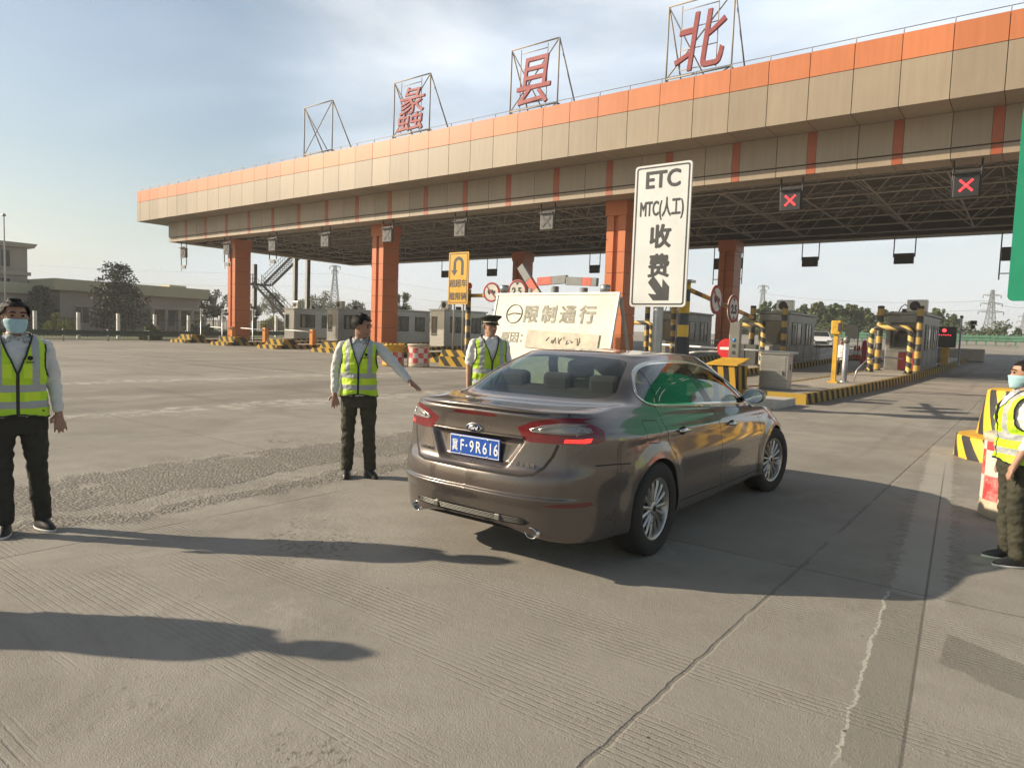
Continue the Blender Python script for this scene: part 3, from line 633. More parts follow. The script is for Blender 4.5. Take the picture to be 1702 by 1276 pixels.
# ---- lane displays and cameras behind the booths
def display(x, y, z, label, txt=True):
    o = empty('fee_display', (x, y, z), label, 'fee display', 'lane fee displays'); b = MB(); b.bevbox((0, 0, .95), (1.0, .3, 1.1), .03); b.build('housing', m_dark, o)
    p = MB(); p.box((0, 0, 0), (.42, .32, .95)); p.build('pedestal', m_yellow, o)
    q = MB(); q.lathe([(.0001, 0), (.09, 0), (.1, .03)], (-.05, -.17, 1.85), 12, axis='Y')
    for k in range(7): q.box((-.36+.1*k, -.155, 1.58+.02*(k % 2)), (.05, .02, .035))
    q.build('led', m_led, o); return o
display(icx(0, 43)+.8, 43, gz(43)+.2, 'dark fee display with red lights behind the rightmost booth')
display(icx(2, 31)-.9, 30.5, gz(31)+.25, 'dark fee display with red lights under the tall white toll sign')
def camera_pole(x, y, z, label):
    o = empty('camera_pole', (x, y, z), label, 'camera pole', 'lane camera poles'); p = MB(); p.lathe([(.1, 0), (.1, .03), (.05, .05), (.05, 2.55)], n=10); p.bar((0, 0, 1.9), (.55, 0, 1.9), .03); p.build('pole', m_galv, o)
    c = MB(); c.bevbox((0, -.05, 2.5), (.14, .34, .14), .02); c.bevbox((.55, -.05, 1.95), (.16, .36, .2), .02); c.bevbox((.55, -.1, 2.18), (.3, .2, .2), .03); c.build('camera', m_dark, o)
camera_pole(icx(0, 44)+1.35, 44, gz(44)+.2, 'grey camera pole behind the rightmost booth display')
camera_pole(icx(8, 29)+2.6, 28.6, gz(29)+.2, 'grey camera pole standing right of the leftmost orange column'); camera_pole(icx(8, 28)-.1, 28.4, gz(28)+.2, 'grey camera pole on the leftmost striped nose, left of the column')
camera_pole(icx(7, 29)+.2, 29, gz(29)+.2, 'grey camera pole in front of the leftmost booth')
# ---- barrier gates
def gate(x, y, z, label, d=-1, L_=2.9, mm=None):
    o = empty('barrier_gate', (x, y, z), label, 'barrier gate', 'lane barrier gates'); b = MB(); b.bevbox((0, 0, 0), (.34, .3, 1.05), .02); b.build('housing', mm or m_boxor, o)
    p = MB(); p.bar((0, -.18, .9), (d*L_, -.18, .98), .045, 8, 0, .035); p.build('boom', m_white, o); return o
gate(icx(7, 30)+1.3, 29.3, gz(29)+.25, 'orange barrier gate with a lowered white boom, left of the pointing woman'); gate(icx(6, 30)+1.0, 29.3, gz(29)+.25, 'orange barrier gate with a white boom just behind the pointing woman')
gate(icx(8, 30)+2.3, 29.6, gz(29)+.25, 'orange barrier gate beside the leftmost column')
# ------------------------------------------------------------------ near end of the right island
m_slab = mat('pale_concrete_slab', (.50, .48, .43), .8, var=.12, scale=2, bump=.3)
o = MB().bevbox((0, 0, 0), (1.15, 1.6, .2), .02).build('concrete_step', m_slab, None, (-5.35, 17.6, 0)); tag(o, 'pale concrete step at the near end of the right island', 'step')
cb = empty('steel_cabinet', (-5.78, 20.0, gz(20)+.28), 'brushed steel cabinet standing on the near end of the right island', 'cabinet')
b = MB(); b.bevbox((0, 0, 0), (.78, .42, .98), .015); b.box((0, 0, .98), (.84, .48, .035)); b.build('body', m_inox, cb); d = MB(); d.bevbox((-.02, -.212, .06), (.68, .02, .86), .008); dd = d.build('door', m_inox, cb)
h_ = MB(); h_.box((.26, -.235, .4), (.03, .03, .12)); h_.box((.395, 0, .55), (.012, .05, .16)); h_.build('handle', m_dark, dd)
# wedge block with stripes and sloping yellow top
o = empty('striped_block', (-6.75, 18.9, 0), 'yellow and black striped block with a bent yellow cap, below the grey kiosk post', 'striped block')
b = MB(); b.box((0, 0, 0), (.78, .9, .92)); b.build('body', stripes('block_stripes', (.46, .27, .03), (.022, .021, .02), .30, (.96, .6, .12), .5, .7, .15), o)
b = MB(); b.add([(-.46, -.5, .93), (.42, -.5, .93), (.42, .5, 1.1), (-.36, .5, 1.1), (-.46, -.5, .96), (.42, -.5, .96), (.42, .5, 1.13), (-.36, .5, 1.13)], [(3, 2, 1, 0), (4, 5, 6, 7), (0, 1, 5, 4), (1, 2, 6, 5), (2, 3, 7, 6), (3, 0, 4, 7)]); b.build('cap', m_yellow, o)
# kiosk post, no entry disc, boom
o = empty('kiosk_post', (-7.05, 20.2, gz(20)+.0), 'grey toll kiosk post with a small blue emblem and a column of marks', 'kiosk post'); b = MB(); b.bevbox((0, 0, 0), (.30, .2, 2.15), .01); b.build('body', m_inox2, o)
m_blue = mat('blue_mark', (.03, .16, .40), .4)
b = MB(); b.lathe([(.0001, 0), (.06, 0), (.062, .012)], (0, -.104, 1.62), 14, axis='Y')
b.build('emblem', m_blue, o); b = MB()
for k in range(6): b.box((0, -.103, 1.4-.2*k), (.09, .012, .1))
b.build('marking', m_frame, o)
m_signred = mat('sign_red', (.62, .02, .03), .4, var=.08)
o = empty('barrier_boom', (-9.9, 20.75, 0), 'white barrier boom with a red no entry disc, crossing behind the kiosk post', 'barrier boom')
b = MB(); b.bar((0, 0, 1.42), (4.5, 0, 1.32), .032, 8); b.tube([(.3, -.1, .9), (.9, -.1, 1.12), (1.6, -.1, 1.25), (2.4, -.1, 1.27)], .03, 8); b.bar((0, 0, 0), (0, 0, 1.42), .05, 8); b.build('boom', m_white, o)
b = MB(); b.lathe([(.0001, -.012), (.30, -.012), (.30, .012), (.0001, .012)], (2.46, -.14, 1.37), 40, axis='Y', smooth=False); dsk = b.build('disc', m_signred, o)
b = MB(); b.box((2.46, -.158, 1.33), (.42, .012, .085)); b.build('white_bar', m_white, dsk)
for k, (x_, y_, h_) in enumerate(((-1.0, -2.0, 1.0), (-.45, -2.0, 1.0), (.2, -2.0, .95))):
    b = MB(); b.bevbox((0, 0, 0), (.5, .5, h_), .02); b.box((0, -.256, .1), (.36, .012, h_-.3)); o = b.build('grey_cabinet', m_slab, None, (icx(1, 34)+x_+.3, 34.0, gz(34)+.26)); tag(o, ('leftmost', 'middle', 'rightmost')[k]+' of three pale grey cabinets below the hoop behind the kiosk post', 'cabinet', 'pale grey cabinets behind the kiosk post')
# yellow card stand, steel pole with ball, hose
o = empty('card_stand', (icx(0, 25)+.1, 25.0, gz(25)+.27), 'yellow card reader stand with a hooded head on the right island', 'card stand')
b = MB(); b.box((0, 0, .04), (.14, .14, 1.65), tap=.9); b.box((0, 0, 0), (.3, .3, .05)); b.build('pole', m_yellow, o)
b = MB(); b.bevbox((0, 0, 1.62), (.3, .3, .46), .03); b.build('head', m_yellow, o); b = MB(); b.box((.12, -.12, 1.72), (.1, .1, .28)); b.build('reader', m_dark, o)
o = empty('steel_pole', (icx(0, 26)+.22, 25.8, gz(26)+.27), 'short steel pole with a round fitting beside the yellow card stand', 'pole'); b = MB(); b.lathe([(.15, 0), (.15, .03), (.09, .04), (.09, 1.32)], n=14); b.build('pole', m_galv, o)
b = MB(); b.lathe([(.0001, 1.3), (.1, 1.34), (.12, 1.45), (.08, 1.55), (.0001, 1.58)], n=12); b.build('fitting', m_inox2, o)
o = MB().tube([(0, 0, 0), (.05, .1, .4), (.3, .3, .75), (.7, .6, .9), (1.3, 1.2, .85)], .025, 6).build('cable', m_galv, None, (icx(0, 26)+.4, 26.5, gz(26)+.27)); tag(o, 'grey cable arching from the steel pole towards the booth', 'cable')
# ------------------------------------------------------------------ height gauge posts with round signs
m_signback = mat('sign_white_face', (.66, .65, .58), .5, var=.12, scale=5)
m_bollbase = mat('charcoal_base', (.04, .04, .042), .6)
m_bigband = stripes('gauge_post_bands', (.70, .43, .03), (.06, .062, .065), .56, (0, 0, 1), .5, .45, .2)
m_armband = stripes('gauge_arm_bands', (.55, .30, .03), (.16, .07, .03), .8, (.3, 1, 0), .5, .5, .4)
m_ringred = mat('faded_sign_red', (.42, .05, .05), .5, var=.15, scale=8)
def round_sign(parent, c, r, nrm, kind):
    """red ringed disc facing nrm, as a child of the gauge arm"""
    R = V((0, -1, 0)).rotation_difference(V(nrm)).to_matrix().to_4x4(); T = Matrix.Translation(V(c))@R
    def tf(mb): mb.v = [tuple(T@V(p)) for p in mb.v]; return mb
    f = tf(MB().lathe([(.0001, -.02), (r*.82, -.02), (r*.82, .0), (r, .0), (r, .02), (.0001, .02)], n=40, axis='Y', smooth=False)).build('round_sign', m_signback, parent)
    tf(MB().lathe([(r*.80, -.012), (r*.80, -.026), (r*.98, -.026), (r*.98, -.004)], n=28, axis='Y')).build('ring', m_ringred, f)
    X = R@V((1, 0, 0)); U = R@V((0, 0, 1)); base = V(c)+R@V((0, -.028, 0))
    if kind == 'truck':
        s = MB(); k = r
        for bx, bz, w_, h_ in ((-.12, -.1, .62, .34), (.34, -.1, .28, .24)): s.prism([(k*(bx-w_/2), k*bz), (k*(bx+w_/2), k*bz), (k*(bx+w_/2), k*(bz+h_)), (k*(bx-w_/2), k*(bz+h_))], .006, base, X, U)
        for wx in (-.25, .3): s.prism([(k*(wx+.1*cos(t*pi/6)), k*(-.16+.1*sin(t*pi/6))) for t in range(12)], .005, base, X, U)
        s.build('truck_symbol', m_black, f)
        z = MB(); a = pi*.75; z.prism([(cos(a)*u-sin(a)*v_, sin(a)*u+cos(a)*v_) for u, v_ in ((-.8*k, -.06*k), (.8*k, -.06*k), (.8*k, .06*k), (-.8*k, .06*k))], .003, base+R@V((0, -.008, 0)), X, U); z.build('slash', m_ringred, f)
    else:
        text('height_number', kind, m_black, f, base-U*r*.32-X*r*.02, X, U, r*.85, .004, .012)
        s = MB()
        for q in (1, -1): s.prism([(-.2*r, q*.74*r), (.2*r, q*.74*r), (0, q*.5*r)], .005, base, X, U)
        s.build('wedge_mark', m_black, f)
o = empty('height_gauge', (-6.72, 15.6, 0), 'banded gauge post with open arm and two round signs beside the tall white sign', 'height gauge', 'height gauges')
b = MB(); b.lathe([(.13, -.1), (.13, 1.28), (.0001, 1.28)], n=20); b.build('post', m_bigband, o, (0, 0, 1.65))
b = MB(); b.lathe([(.17, 0), (.17, 1.6), (.135, 1.65)], n=20); b.build('base', m_bollbase, o); b = MB(); b.box((0, 0, 2.935), (.4, .3, .06)); b.build('cap', m_galv, o)
b = MB(); b.bar((.05, .1, 2.78), (.22, 4.3, 2.3), .06, 8); b.build('arm', m_armband, o)
round_sign(o, (.22, 1.45, 2.62), .37, (1, -.03, 0), 'truck'); round_sign(o, (.26, 2.6, 2.45), .37, (1, -.03, 0), '2.5')
o = empty('height_gauge', (-22.6, 26.1, gz(26)+.3), 'slim yellow and black gauge post with two round signs behind the white board', 'height gauge', 'height gauges')
b = MB(); b.lathe([(.13, -.3), (.13, 3.35), (.0001, 3.35)], n=16); b.build('post', m_post, o); b = MB(); b.lathe([(.0001, 3.35), (.14, 3.4), (.17, 3.55), (.1, 3.68), (.0001, 3.7)], n=12); b.build('lamp', m_signred, o)
b = MB(); b.bar((.1, 0, 3.05), (3.4, .2, 3.05), .09, 8); b.build('arm', m_armband, o)
round_sign(o, (1.55, -.12, 3.2), .48, (.1, -1, 0), 'truck'); round_sign(o, (3.1, -.12, 3.25), .52, (.1, -1, 0), '2.5')
# ================================================================== signs and barriers
m_ink = mat('charcoal_lettering', (.035, .037, .04), .5)
m_signw = mat('white_sign_face', (.66, .68, .67), .35, var=.05, scale=1.2, spec=.4)
# tall white toll sign
sx, sy = -7.15, 15.0
o = empty('toll_sign', (sx, sy, 0), 'tall white sign reading ETC and MTC with a black arrow, on a grey pole', 'toll sign')
b = MB(); b.lathe([(.12, 0), (.12, 4.6)], (-.02, .16, 0), 16); b.build('pole', m_galv, o)
SW, Z0, Z1 = 1.42, 2.33, 5.63
def rrect(w_, h_, r, cx=0, cz=0, n=5):
    P = []
    for qx, qz, a0 in ((1, 1, 0), (-1, 1, pi/2), (-1, -1, pi), (1, -1, 3*pi/2)):
        for k in range(n+1): a = a0+pi/2*k/n; P.append((cx+qx*(w_/2-r)+r*cos(a), cz+qz*(h_/2-r)+r*sin(a)))
    return P
zc = (Z0+Z1)/2
b = MB(); b.prism(rrect(SW, Z1-Z0, .08, 0, zc), .05, (0, 0, 0), mside=0); pn = b.build('panel', m_signw, o)
b = MB(); A, B = rrect(SW-.09, Z1-Z0-.09, .06, 0, zc), rrect(SW-.16, Z1-Z0-.16, .04, 0, zc); n = len(A)
b.add([(x, -.004, z) for x, z in A+B], [(i, (i+1) % n, n+(i+1) % n, n+i) for i in range(n)]); b.build('border', m_ink, pn)
XX, ZZ = (1, 0, 0), (0, 0, 1)
def sg(s, z, size, xs=1.0, fat=.014): text('lettering', s, m_ink, pn, (0, -.006, z), XX, ZZ, size, .003, 0, xs=xs, fat=fat)
sg('ETC', 5.10, .54, .92); sg('MTC(人工)', 4.46, .47, .50, .010); sg('收', 3.76, .56, 1, .018); sg('费', 3.08, .56, 1, .018)
b = MB(); a = [(-.12, .27), (.02, .33), (.02, .33), (.0, 0)]
ar = [(-.27, .20), (-.14, .36), (.10, .07), (.10, .28), (.27, .10), (.27, -.22), (-.12, -.22), (-.26, -.06), (-.04, -.08)]
b.prism([(x*1.0, z) for x, z in ar], .004, (.02, -.006, 2.70)); b.build('arrow', m_ink, pn)
b = MB()
for z in (2.9, 4.6): b.box((-.02, .11, z), (.34, .12, .06))
b.build('bracket', m_galv, o)
# yellow U turn sign
m_signy = mat('amber_sign_face', (.66, .36, .02), .4, var=.06, scale=2)
o = empty('turn_back_sign', (-22.95, 25.7, gz(26)+.28), 'amber U turn sign for overloaded vehicles above the striped gauge post', 'road sign')
b = MB(); b.prism(rrect(1.3, 2.55, .06, 0, 3.9), .05, (0, -.02, 0)); pn = b.build('panel', m_signy, o)
b = MB(); A, B = rrect(1.18, 2.43, .05, 0, 3.9), rrect(1.1, 2.35, .04, 0, 3.9); n = len(A); b.add([(x, -.024, z) for x, z in A+B], [(i, (i+1) % n, n+(i+1) % n, n+i) for i in range(n)]); b.build('border', m_ink, pn)
b = MB(); out_ = [(.32, 4.05)]+[(.0+.34*cos(k*pi/10), 4.62+.34*sin(k*pi/10)) for k in range(11)]+[(-.34, 4.3), (-.48, 4.3), (-.27, 4.02), (-.04, 4.3), (-.16, 4.3)]+[(.17*cos(pi-k*pi/10), 4.62+.17*sin(pi-k*pi/10)) for k in range(11)]+[(.17, 4.05)]
b.prism([(.34, 4.05)]+out_[1:], .006, (0, -.022, 0)); b.build('arrow', m_ink, pn)
text('lettering', '超超车', m_ink, pn, (0, -.024, 3.5), XX, ZZ, .40, .003, 0, xs=.95, fat=.01); text('lettering', '载限辆', m_ink, pn, (0, -.024, 2.86), XX, ZZ, .40, .003, 0, xs=.95, fat=.01)
b = MB()
for s in (-.3, .3): b.bar((s, .08, 0), (s, .08, 4.9), .05, 8)
b.build('post', m_galv, o)
# worn white board standing on an A frame
m_board = mat('grimy_white_board', (.72, .71, .63), .55, var=.1, scale=1.3, col2=(.62, .57, .44))
m_faint = mat('faded_grey_lettering', (.42, .40, .33), .7, var=.3, scale=9)
m_tan = mat('rusty_tan_plate', (.64, .57, .44), .6, var=.2, scale=3)
o = empty('closure_board', (-9.74, 14.0, 0), 'big grimy white board with faded lettering leaning on an A frame behind the car', 'notice board')
BW, BH, tilt = 3.7, 2.42, rad(14); Yb = V((0, sin(tilt), cos(tilt))); O_ = V((0, -.02, .3))
b = MB(); b.prism([(-BW/2, 0), (BW/2, 0), (BW/2, BH), (-BW/2, BH)], .05, O_, XX, Yb); pn = b.build('board', m_board, o)
nrm = V(XX).cross(Yb)
b = MB()
for (x0, z0, w_, h_) in ((-BW/2, BH-.05, BW, .05), (-BW/2, 0, BW, .05), (-BW/2, .05, .05, BH-.1), (BW/2-.05, .05, .05, BH-.1)): b.prism([(x0, z0), (x0+w_, z0), (x0+w_, z0+h_), (x0, z0+h_)], .03, O_+nrm*.021, XX, Yb)
b.build('rim', m_white, pn)
def onb(x, z, e=.006): return O_+V(XX)*x+Yb*z+nrm*e
for i, ch in enumerate('限制通行'): text('lettering', ch, m_faint, pn, onb(-.62+.56*i, 1.68), XX, Yb, .48, .002, 0, fat=.016)
b = MB(); b.tube([onb(-1.16+.25*cos(t*pi/12), 1.86+.25*sin(t*pi/12), .008) for t in range(24)], .016, 5, closed=True); b.tube([onb(-1.36, 1.83), onb(-1.2, 1.88), onb(-.96, 1.86)], .02, 5); b.build('round_emblem', m_faint, pn)
text('lettering', '原因：', m_faint, pn, onb(-1.02, 1.12), XX, Yb, .30, .002, 0, fat=.008)
b = MB(); b.prism([(-.62, .98), (1.5, .9), (1.5, 1.36), (-.62, 1.44)], .03, O_+nrm*.031, XX, Yb); b.build('name_plate', m_tan, pn)
b = MB(); r2 = random.Random(5)
for k in range(9):
    x = .05+.12*k; b.tube([onb(x+r2.uniform(-.05, .05), 1.17+r2.uniform(-.1, .1), .038) for _ in range(4)], .008, 4)
b.build('handwriting', m_faint, pn)
b = MB()
for s in (-1, 1): b.bar((s*(BW/2-.03), .15+sin(tilt)*BH*.86, .3+cos(tilt)*BH*.95), (s*(BW/2+.12), 1.35, 0), .05, 6); b.bar((s*(BW/2-.05), -.02, .3), (s*(BW/2-.05), -.05, 0), .05, 6); b.bar((s*(BW/2+.06), 1.05, .35), (s*(BW/2-.05), .05, .45), .03, 6)
b.build('stand', m_steel, o)
# barrier flaps on posts behind the board
m_flapg = mat('grey_flap', (.24, .25, .25), .5, var=.12, scale=3); m_flapr = mat('faded_red_flap', (.62, .14, .09), .5, var=.12, scale=3)
for (px_, py_, ang, lab, hb) in ((880, 470, -52, 'red and grey barrier paddle tilted upright above the white board', 3.0), (918, 466, 3, 'red and grey barrier paddle lying level, left one of the joined pair', 3.0), (966, 468, -3, 'grey and red barrier paddle lying level, right one of the joined pair', 3.0)):
    P = at(px_, py_, 19.0); o = empty('barrier_paddle', (P.x, P.y, gz(19)), lab, 'barrier paddle', 'barrier paddles behind the white board')
    b = MB(); b.lathe([(.13, 0), (.13, P.z-.2), (.0001, P.z-.2)], (0.05, .1, 0), 12); b.build('post', m_galv, o)
    a = rad(ang); ca, sa = cos(a), sin(a)
    def seg(x0, x1, mm, nm):
        q = MB(); q.prism([(x*ca-z*sa, x*sa+z*ca) for x, z in ((x0, -.13), (x1, -.13), (x1, .13), (x0, .13))], .16, (0, 0, P.z)); q.build(nm, mm, o)
    if ang > 0: seg(-.62, -.05, m_flapr, 'red_end'); seg(-.04, .52, m_flapg, 'grey_end')
    elif ang > -10: seg(-.62, .02, m_flapg, 'grey_end'); seg(.03, .36, m_flapr, 'red_end'); seg(.37, .55, m_flapg, 'grey_end')
    else: seg(-.72, -.12, m_flapg, 'grey_end'); seg(-.11, .32, m_flapr, 'red_end'); seg(.33, .6, m_tan, 'cream_end')
for px_, lab in ((838, 'bare grey post behind the left end of the white board'), (1006, 'bare grey post behind the right end of the white board')):
    P = at(px_, 480, 19.0); b = MB(); b.lathe([(.12, 0), (.12, P.z-.1-gz(19)), (.16, P.z-.1-gz(19)), (.16, P.z+.12-gz(19)), (.0001, P.z+.12-gz(19))], n=12); o = b.build('grey_post', m_galv, None, (P.x, 19, gz(19))); tag(o, lab, 'post', 'bare posts behind the white board')
# green direction sign at the right edge
m_green = mat('green_sign_face', (.012, .26, .145), .38, var=.08, scale=1.5)
P = at(1688, 330, 13.0); zt, zb = at(1699, 176, 13).z, at(1680, 500, 13).z
o = empty('direction_sign', (P.x, 13.0, 0), 'big green direction sign cut by the right edge of the view', 'road sign')
b = MB(); b.prism(rrect(3.4, zt-zb, .08, 1.7, (zt+zb)/2), .05, (0, 0, 0)); pn = b.build('panel', m_green, o)
b = MB()
for zz, x0, w_ in ((1.15, .22, .3), (.92, .2, .38), (1.02, .75, .12), (1.6, .5, .2), (1.02, 1.1, .4), (1.5, 1.2, .3)): b.prism([(x0, zb+zz), (x0+w_, zb+zz), (x0+w_, zb+zz+.07), (x0, zb+zz+.07)], .004, (0, -.003, 0))
b.build('white_stroke', m_white, pn)
b = MB()
for x in (.8, 2.6): b.lathe([(.1, 0), (.1, zt-.3)], (x, .16, 0), 12)
b.build('post', m_galv, o)
# ------------------------------------------------------------------ chequered barrels and round bollard
def check_mat(name, cu, cv, z0):
    M = mat(name, (.6, .55, .5), .5); t = M.node_tree; l = t.links.new; b = t.nodes['Principled BSDF']
    c = N(t, 'ShaderNodeTexCoord'); s = N(t, 'ShaderNodeSeparateXYZ'); l(c.outputs['Object'], s.inputs[0])
    def mth(op, a, b_=None):
        q = N(t, 'ShaderNodeMath', operation=op)
        for i, z in enumerate((a, b_)):
            if z is None: continue
            if isinstance(z, (int, float)): q.inputs[i].default_value = z
            else: l(z, q.inputs[i])
        return q.outputs[0]
    ang = mth('FLOOR', mth('MULTIPLY', mth('ADD', mth('ARCTAN2', s.outputs[1], s.outputs[0]), 7.1), cu/(2*pi)))
    hh = mth('FLOOR', mth('MULTIPLY', mth('SUBTRACT', s.outputs[2], z0), cv)); k = mth('MODULO', mth('ADD', mth('ADD', ang, hh), 40), 2)
    n = N(t, 'ShaderNodeTexNoise', inp={'Scale': 7, 'Detail': 8, 'Roughness': .75}); l(c.outputs['Object'], n.inputs[0])
    q = N(t, 'ShaderNodeMix', data_type='RGBA'); q.inputs[6].default_value = (.60, .55, .48, 1); q.inputs[7].default_value = (.60, .05, .05, 1); l(k, q.inputs[0])
    w_ = N(t, 'ShaderNodeMix', data_type='RGBA'); w_.inputs[7].default_value = (.6, .47, .40, 1); mr = N(t, 'ShaderNodeMapRange', inp={1: .5, 2: .72, 3: 0, 4: .75}); l(n.outputs[0], mr.inputs[0]); l(mr.outputs[0], w_.inputs[0]); l(q.outputs[2], w_.inputs[6]); l(w_.outputs[2], b.inputs['Base Color'])
    return M
m_check = check_mat('red_white_checks', 12, 4.6, .18); m_check2 = check_mat('faded_red_white_checks', 10, 4.2, .16)
m_cream = mat('weathered_cream_plastic', (.55, .47, .33), .55, var=.15, scale=4)
def barrel(p, r, h_, label, top, z1, m_c, ragged=False):
    o = empty('crash_barrel', p, label, 'crash barrel', 'chequered crash barrels'); b = MB()
    b.lathe([(r*.97, .0), (r*1.03, .02), (r*1.03, .1), (r, .16), (r*.98, z1), (r*.98, h_-.06), (r*1.04, h_-.05), (r*1.05, h_), (r*.9, h_+.02), (.0001, h_-.02 if not ragged else h_-.3)], n=28); b.build('drum', top, o)
    s = MB(); s.lathe([(r*1.015, .17), (r*1.0, (z1+.17)/2), (r*.995, z1)], n=28); s.build('chequered_sleeve', m_c, o)
    if ragged:
        rr = random.Random(2); q = MB()
        for k in range(14): a = k*2*pi/14; q.lathe([(.0001, h_-.04), (.05, h_+rr.uniform(-.02, .05)), (.0001, h_+.06+rr.uniform(0, .05))], (r*cos(a), r*sin(a), 0), 6)
        q.build('torn_rim', top, o)
barrel((-22.35, 20.9, gz(21)), .46, .93, 'battered yellow topped barrel with red and white checks behind the pointing woman', m_yellow, .62, m_check, True)
barrel((-21.3, 21.4, gz(21)), .47, .98, 'cream topped barrel with red and white checks left of the striped nose', m_cream, .86, m_check)
barrel((-.03, 7.95, 0), .29, .78, 'faded chequered barrel half hidden behind the woman in profile', m_cream, .72, m_check2)
m_boll = round_stripes('bollard_stripes', (.72, .42, .03), (.028, .028, .03), 14, 1.7); m_boll2 = round_stripes('bollard_upper_stripes', (.72, .42, .03), (.028, .028, .03), 11, 1.3, cx=-.12, cy=.12)
o = empty('island_bollard', (.12, 12.4, 0), 'two tiered round yellow and black bollard at the right edge', 'bollard')
b = MB(); b.lathe([(1.0, -.02), (.98, .30), (.96, .32)], n=40); b.build('lower_tier', m_boll, o); b = MB(); b.lathe([(.962, .318), (.9, .335), (.4, .34)], n=40); b.build('ledge', m_yellow, o)
b = MB(); b.lathe([(.62, .33), (.52, .98), (.50, 1.0)], (-.12, .12, 0), 36); b.build('upper_tier', m_boll2, o); b = MB(); b.lathe([(.502, .999), (.46, 1.015), (.0001, 1.03)], (-.12, .12, 0), 36); b.build('crown_plate', m_yellow, o)
# striped kerb pad at the U turn pole and small blocks by it
o = MB().box((0, 0, 0), (2.3, .9, .42), tap=.97).build('striped_kerb_block', m_nose, None, (-20.6, 23.6, gz(23))); tag(o, 'long striped kerb block left of the man in the peaked cap', 'kerb block')
b = MB(); b.lathe([(.42, 0), (.36, .45), (.2, .82), (.0001, .95)], n=20); o = b.build('striped_dome', round_stripes('dome_stripes', (.66, .42, .04), BLK, 8, .4), None, (-18.9, 23.4, gz(23)+.38)); tag(o, 'rounded yellow and black bollard beside the man in the peaked cap', 'bollard')
# ================================================================== surroundings
m_bark = mat('bark', (.10, .08, .06), .9, var=.25, scale=6)
def leafmat(name, c, c2): return mat(name, c, .6, var=.3, scale=.9, col2=c2, spec=.3)
m_leaf = leafmat('green_foliage', (.125, .165, .05), (.055, .085, .025)); m_leaf2 = leafmat('grey_green_foliage', (.11, .14, .07), (.05, .07, .035)); m_con = leafmat('dark_needles', (.05, .066, .036), (.022, .032, .018)); m_ylw = leafmat('yellow_green_foliage', (.42, .40, .07), (.2, .22, .05))
m_leaf3 = leafmat('olive_foliage', (.16, .18, .065), (.07, .09, .035))
def leaves(mb, c, r, n, size, rng, flat=1.0):
    """a clump of leaf faces scattered through a lumpy ball"""
    for _ in range(n):
        d = V((rng.gauss(0, 1), rng.gauss(0, 1), rng.gauss(0, 1)*flat)); d.normalize(); p = V(c)+d*r*(rng.random()**.45)
        a = V((rng.gauss(0, 1), rng.gauss(0, 1), rng.gauss(0, 1)*.7)).normalized(); b = a.orthogonal().normalized(); q = rng.random()*pi; e = b*cos(q)+a.cross(b)*sin(q); s = size*rng.uniform(.55, 1.3)
        mb.add([p-a*s*.5, p+e*s*.28, p+a*s*.55, p-e*s*.28], [(0, 1, 2, 3)])
def tree(kind, h_, wd, seed, n=26, per=55, leaf=.35):
    rng = random.Random(seed); t = MB(); c = MB()
    t.bar((0, 0, -.3), (rng.uniform(-.1, .1)*wd*.2, 0, h_*.55), .035*h_*.5, 7, 0, .012*h_, cap=False)
    if kind == 'poplar':
        for k in range(n):
            z = h_*(.05+.95*rng.random()**.9); rr = wd*.5*(1-((z/h_-.42)/.62)**2)**.5 if abs((z/h_-.42)/.62) < 1 else .12*wd; a = rng.random()*2*pi; q = rr*rng.random()**.5
            p = (q*cos(a), q*sin(a), z); leaves(c, p, wd*.13, per, leaf, rng, 2.2); t.bar((0, 0, max(.2, z-.5*h_*.3)), p, .02*h_*.2, 4, cap=False)
    elif kind == 'bush':
        for k in range(n):
            a = rng.random()*2*pi; q = wd*.42*rng.random()**.5; z = h_*(.12+.75*rng.random()*(1-(q/wd/.5)**2)); p = (q*cos(a), q*sin(a), z); leaves(c, p, wd*.13, per, leaf, rng); t.bar((q*.2*cos(a), q*.2*sin(a), 0), p, .02, 4, cap=False)
    elif kind == 'pine':
        t.bar((0, 0, h_*.5), (0, 0, h_*.97), .012*h_, 6, 0, .01, cap=False); L_ = 13
        for k in range(L_):
            z = h_*(.1+.86*k/(L_-1)); R_ = wd*.5*(1-(z/h_)*.86)**.75*rng.uniform(.8, 1.12); m_ = 8 if k < 9 else 5
            for j in range(m_):
                a = j*2*pi/m_+rng.random()*.7; R2 = R_*rng.uniform(.65, 1.1); e = V((R2*cos(a), R2*sin(a), z+R2*.18)); t.bar((0, 0, z-.1*R2), e, .03, 4, 0, .01, cap=False)
                for q in (.35, .6, .8, .97): leaves(c, V((0, 0, z-.1*R2)).lerp(e, q)+V((0, 0, .06)), .12*wd*(.5+.5*(1-q))*.8+.08, per//4, leaf, rng, .55)
    else:      # broad crown built of separate limbs
        for k in range(n):
            a = rng.random()*2*pi; u = rng.random(); z = h_*(.32+.62*u); R_ = wd*.5*sqrt(max(.05, 1-((u-.42)/.62)**2))*rng.uniform(.35, 1.0); p = (R_*cos(a), R_*sin(a), z); t.bar((0, 0, h_*.3+.15*z), p, .014*h_, 5, 0, .02, cap=False); leaves(c, p, wd*.14, per, leaf, rng)
    return t, c
TC = {}
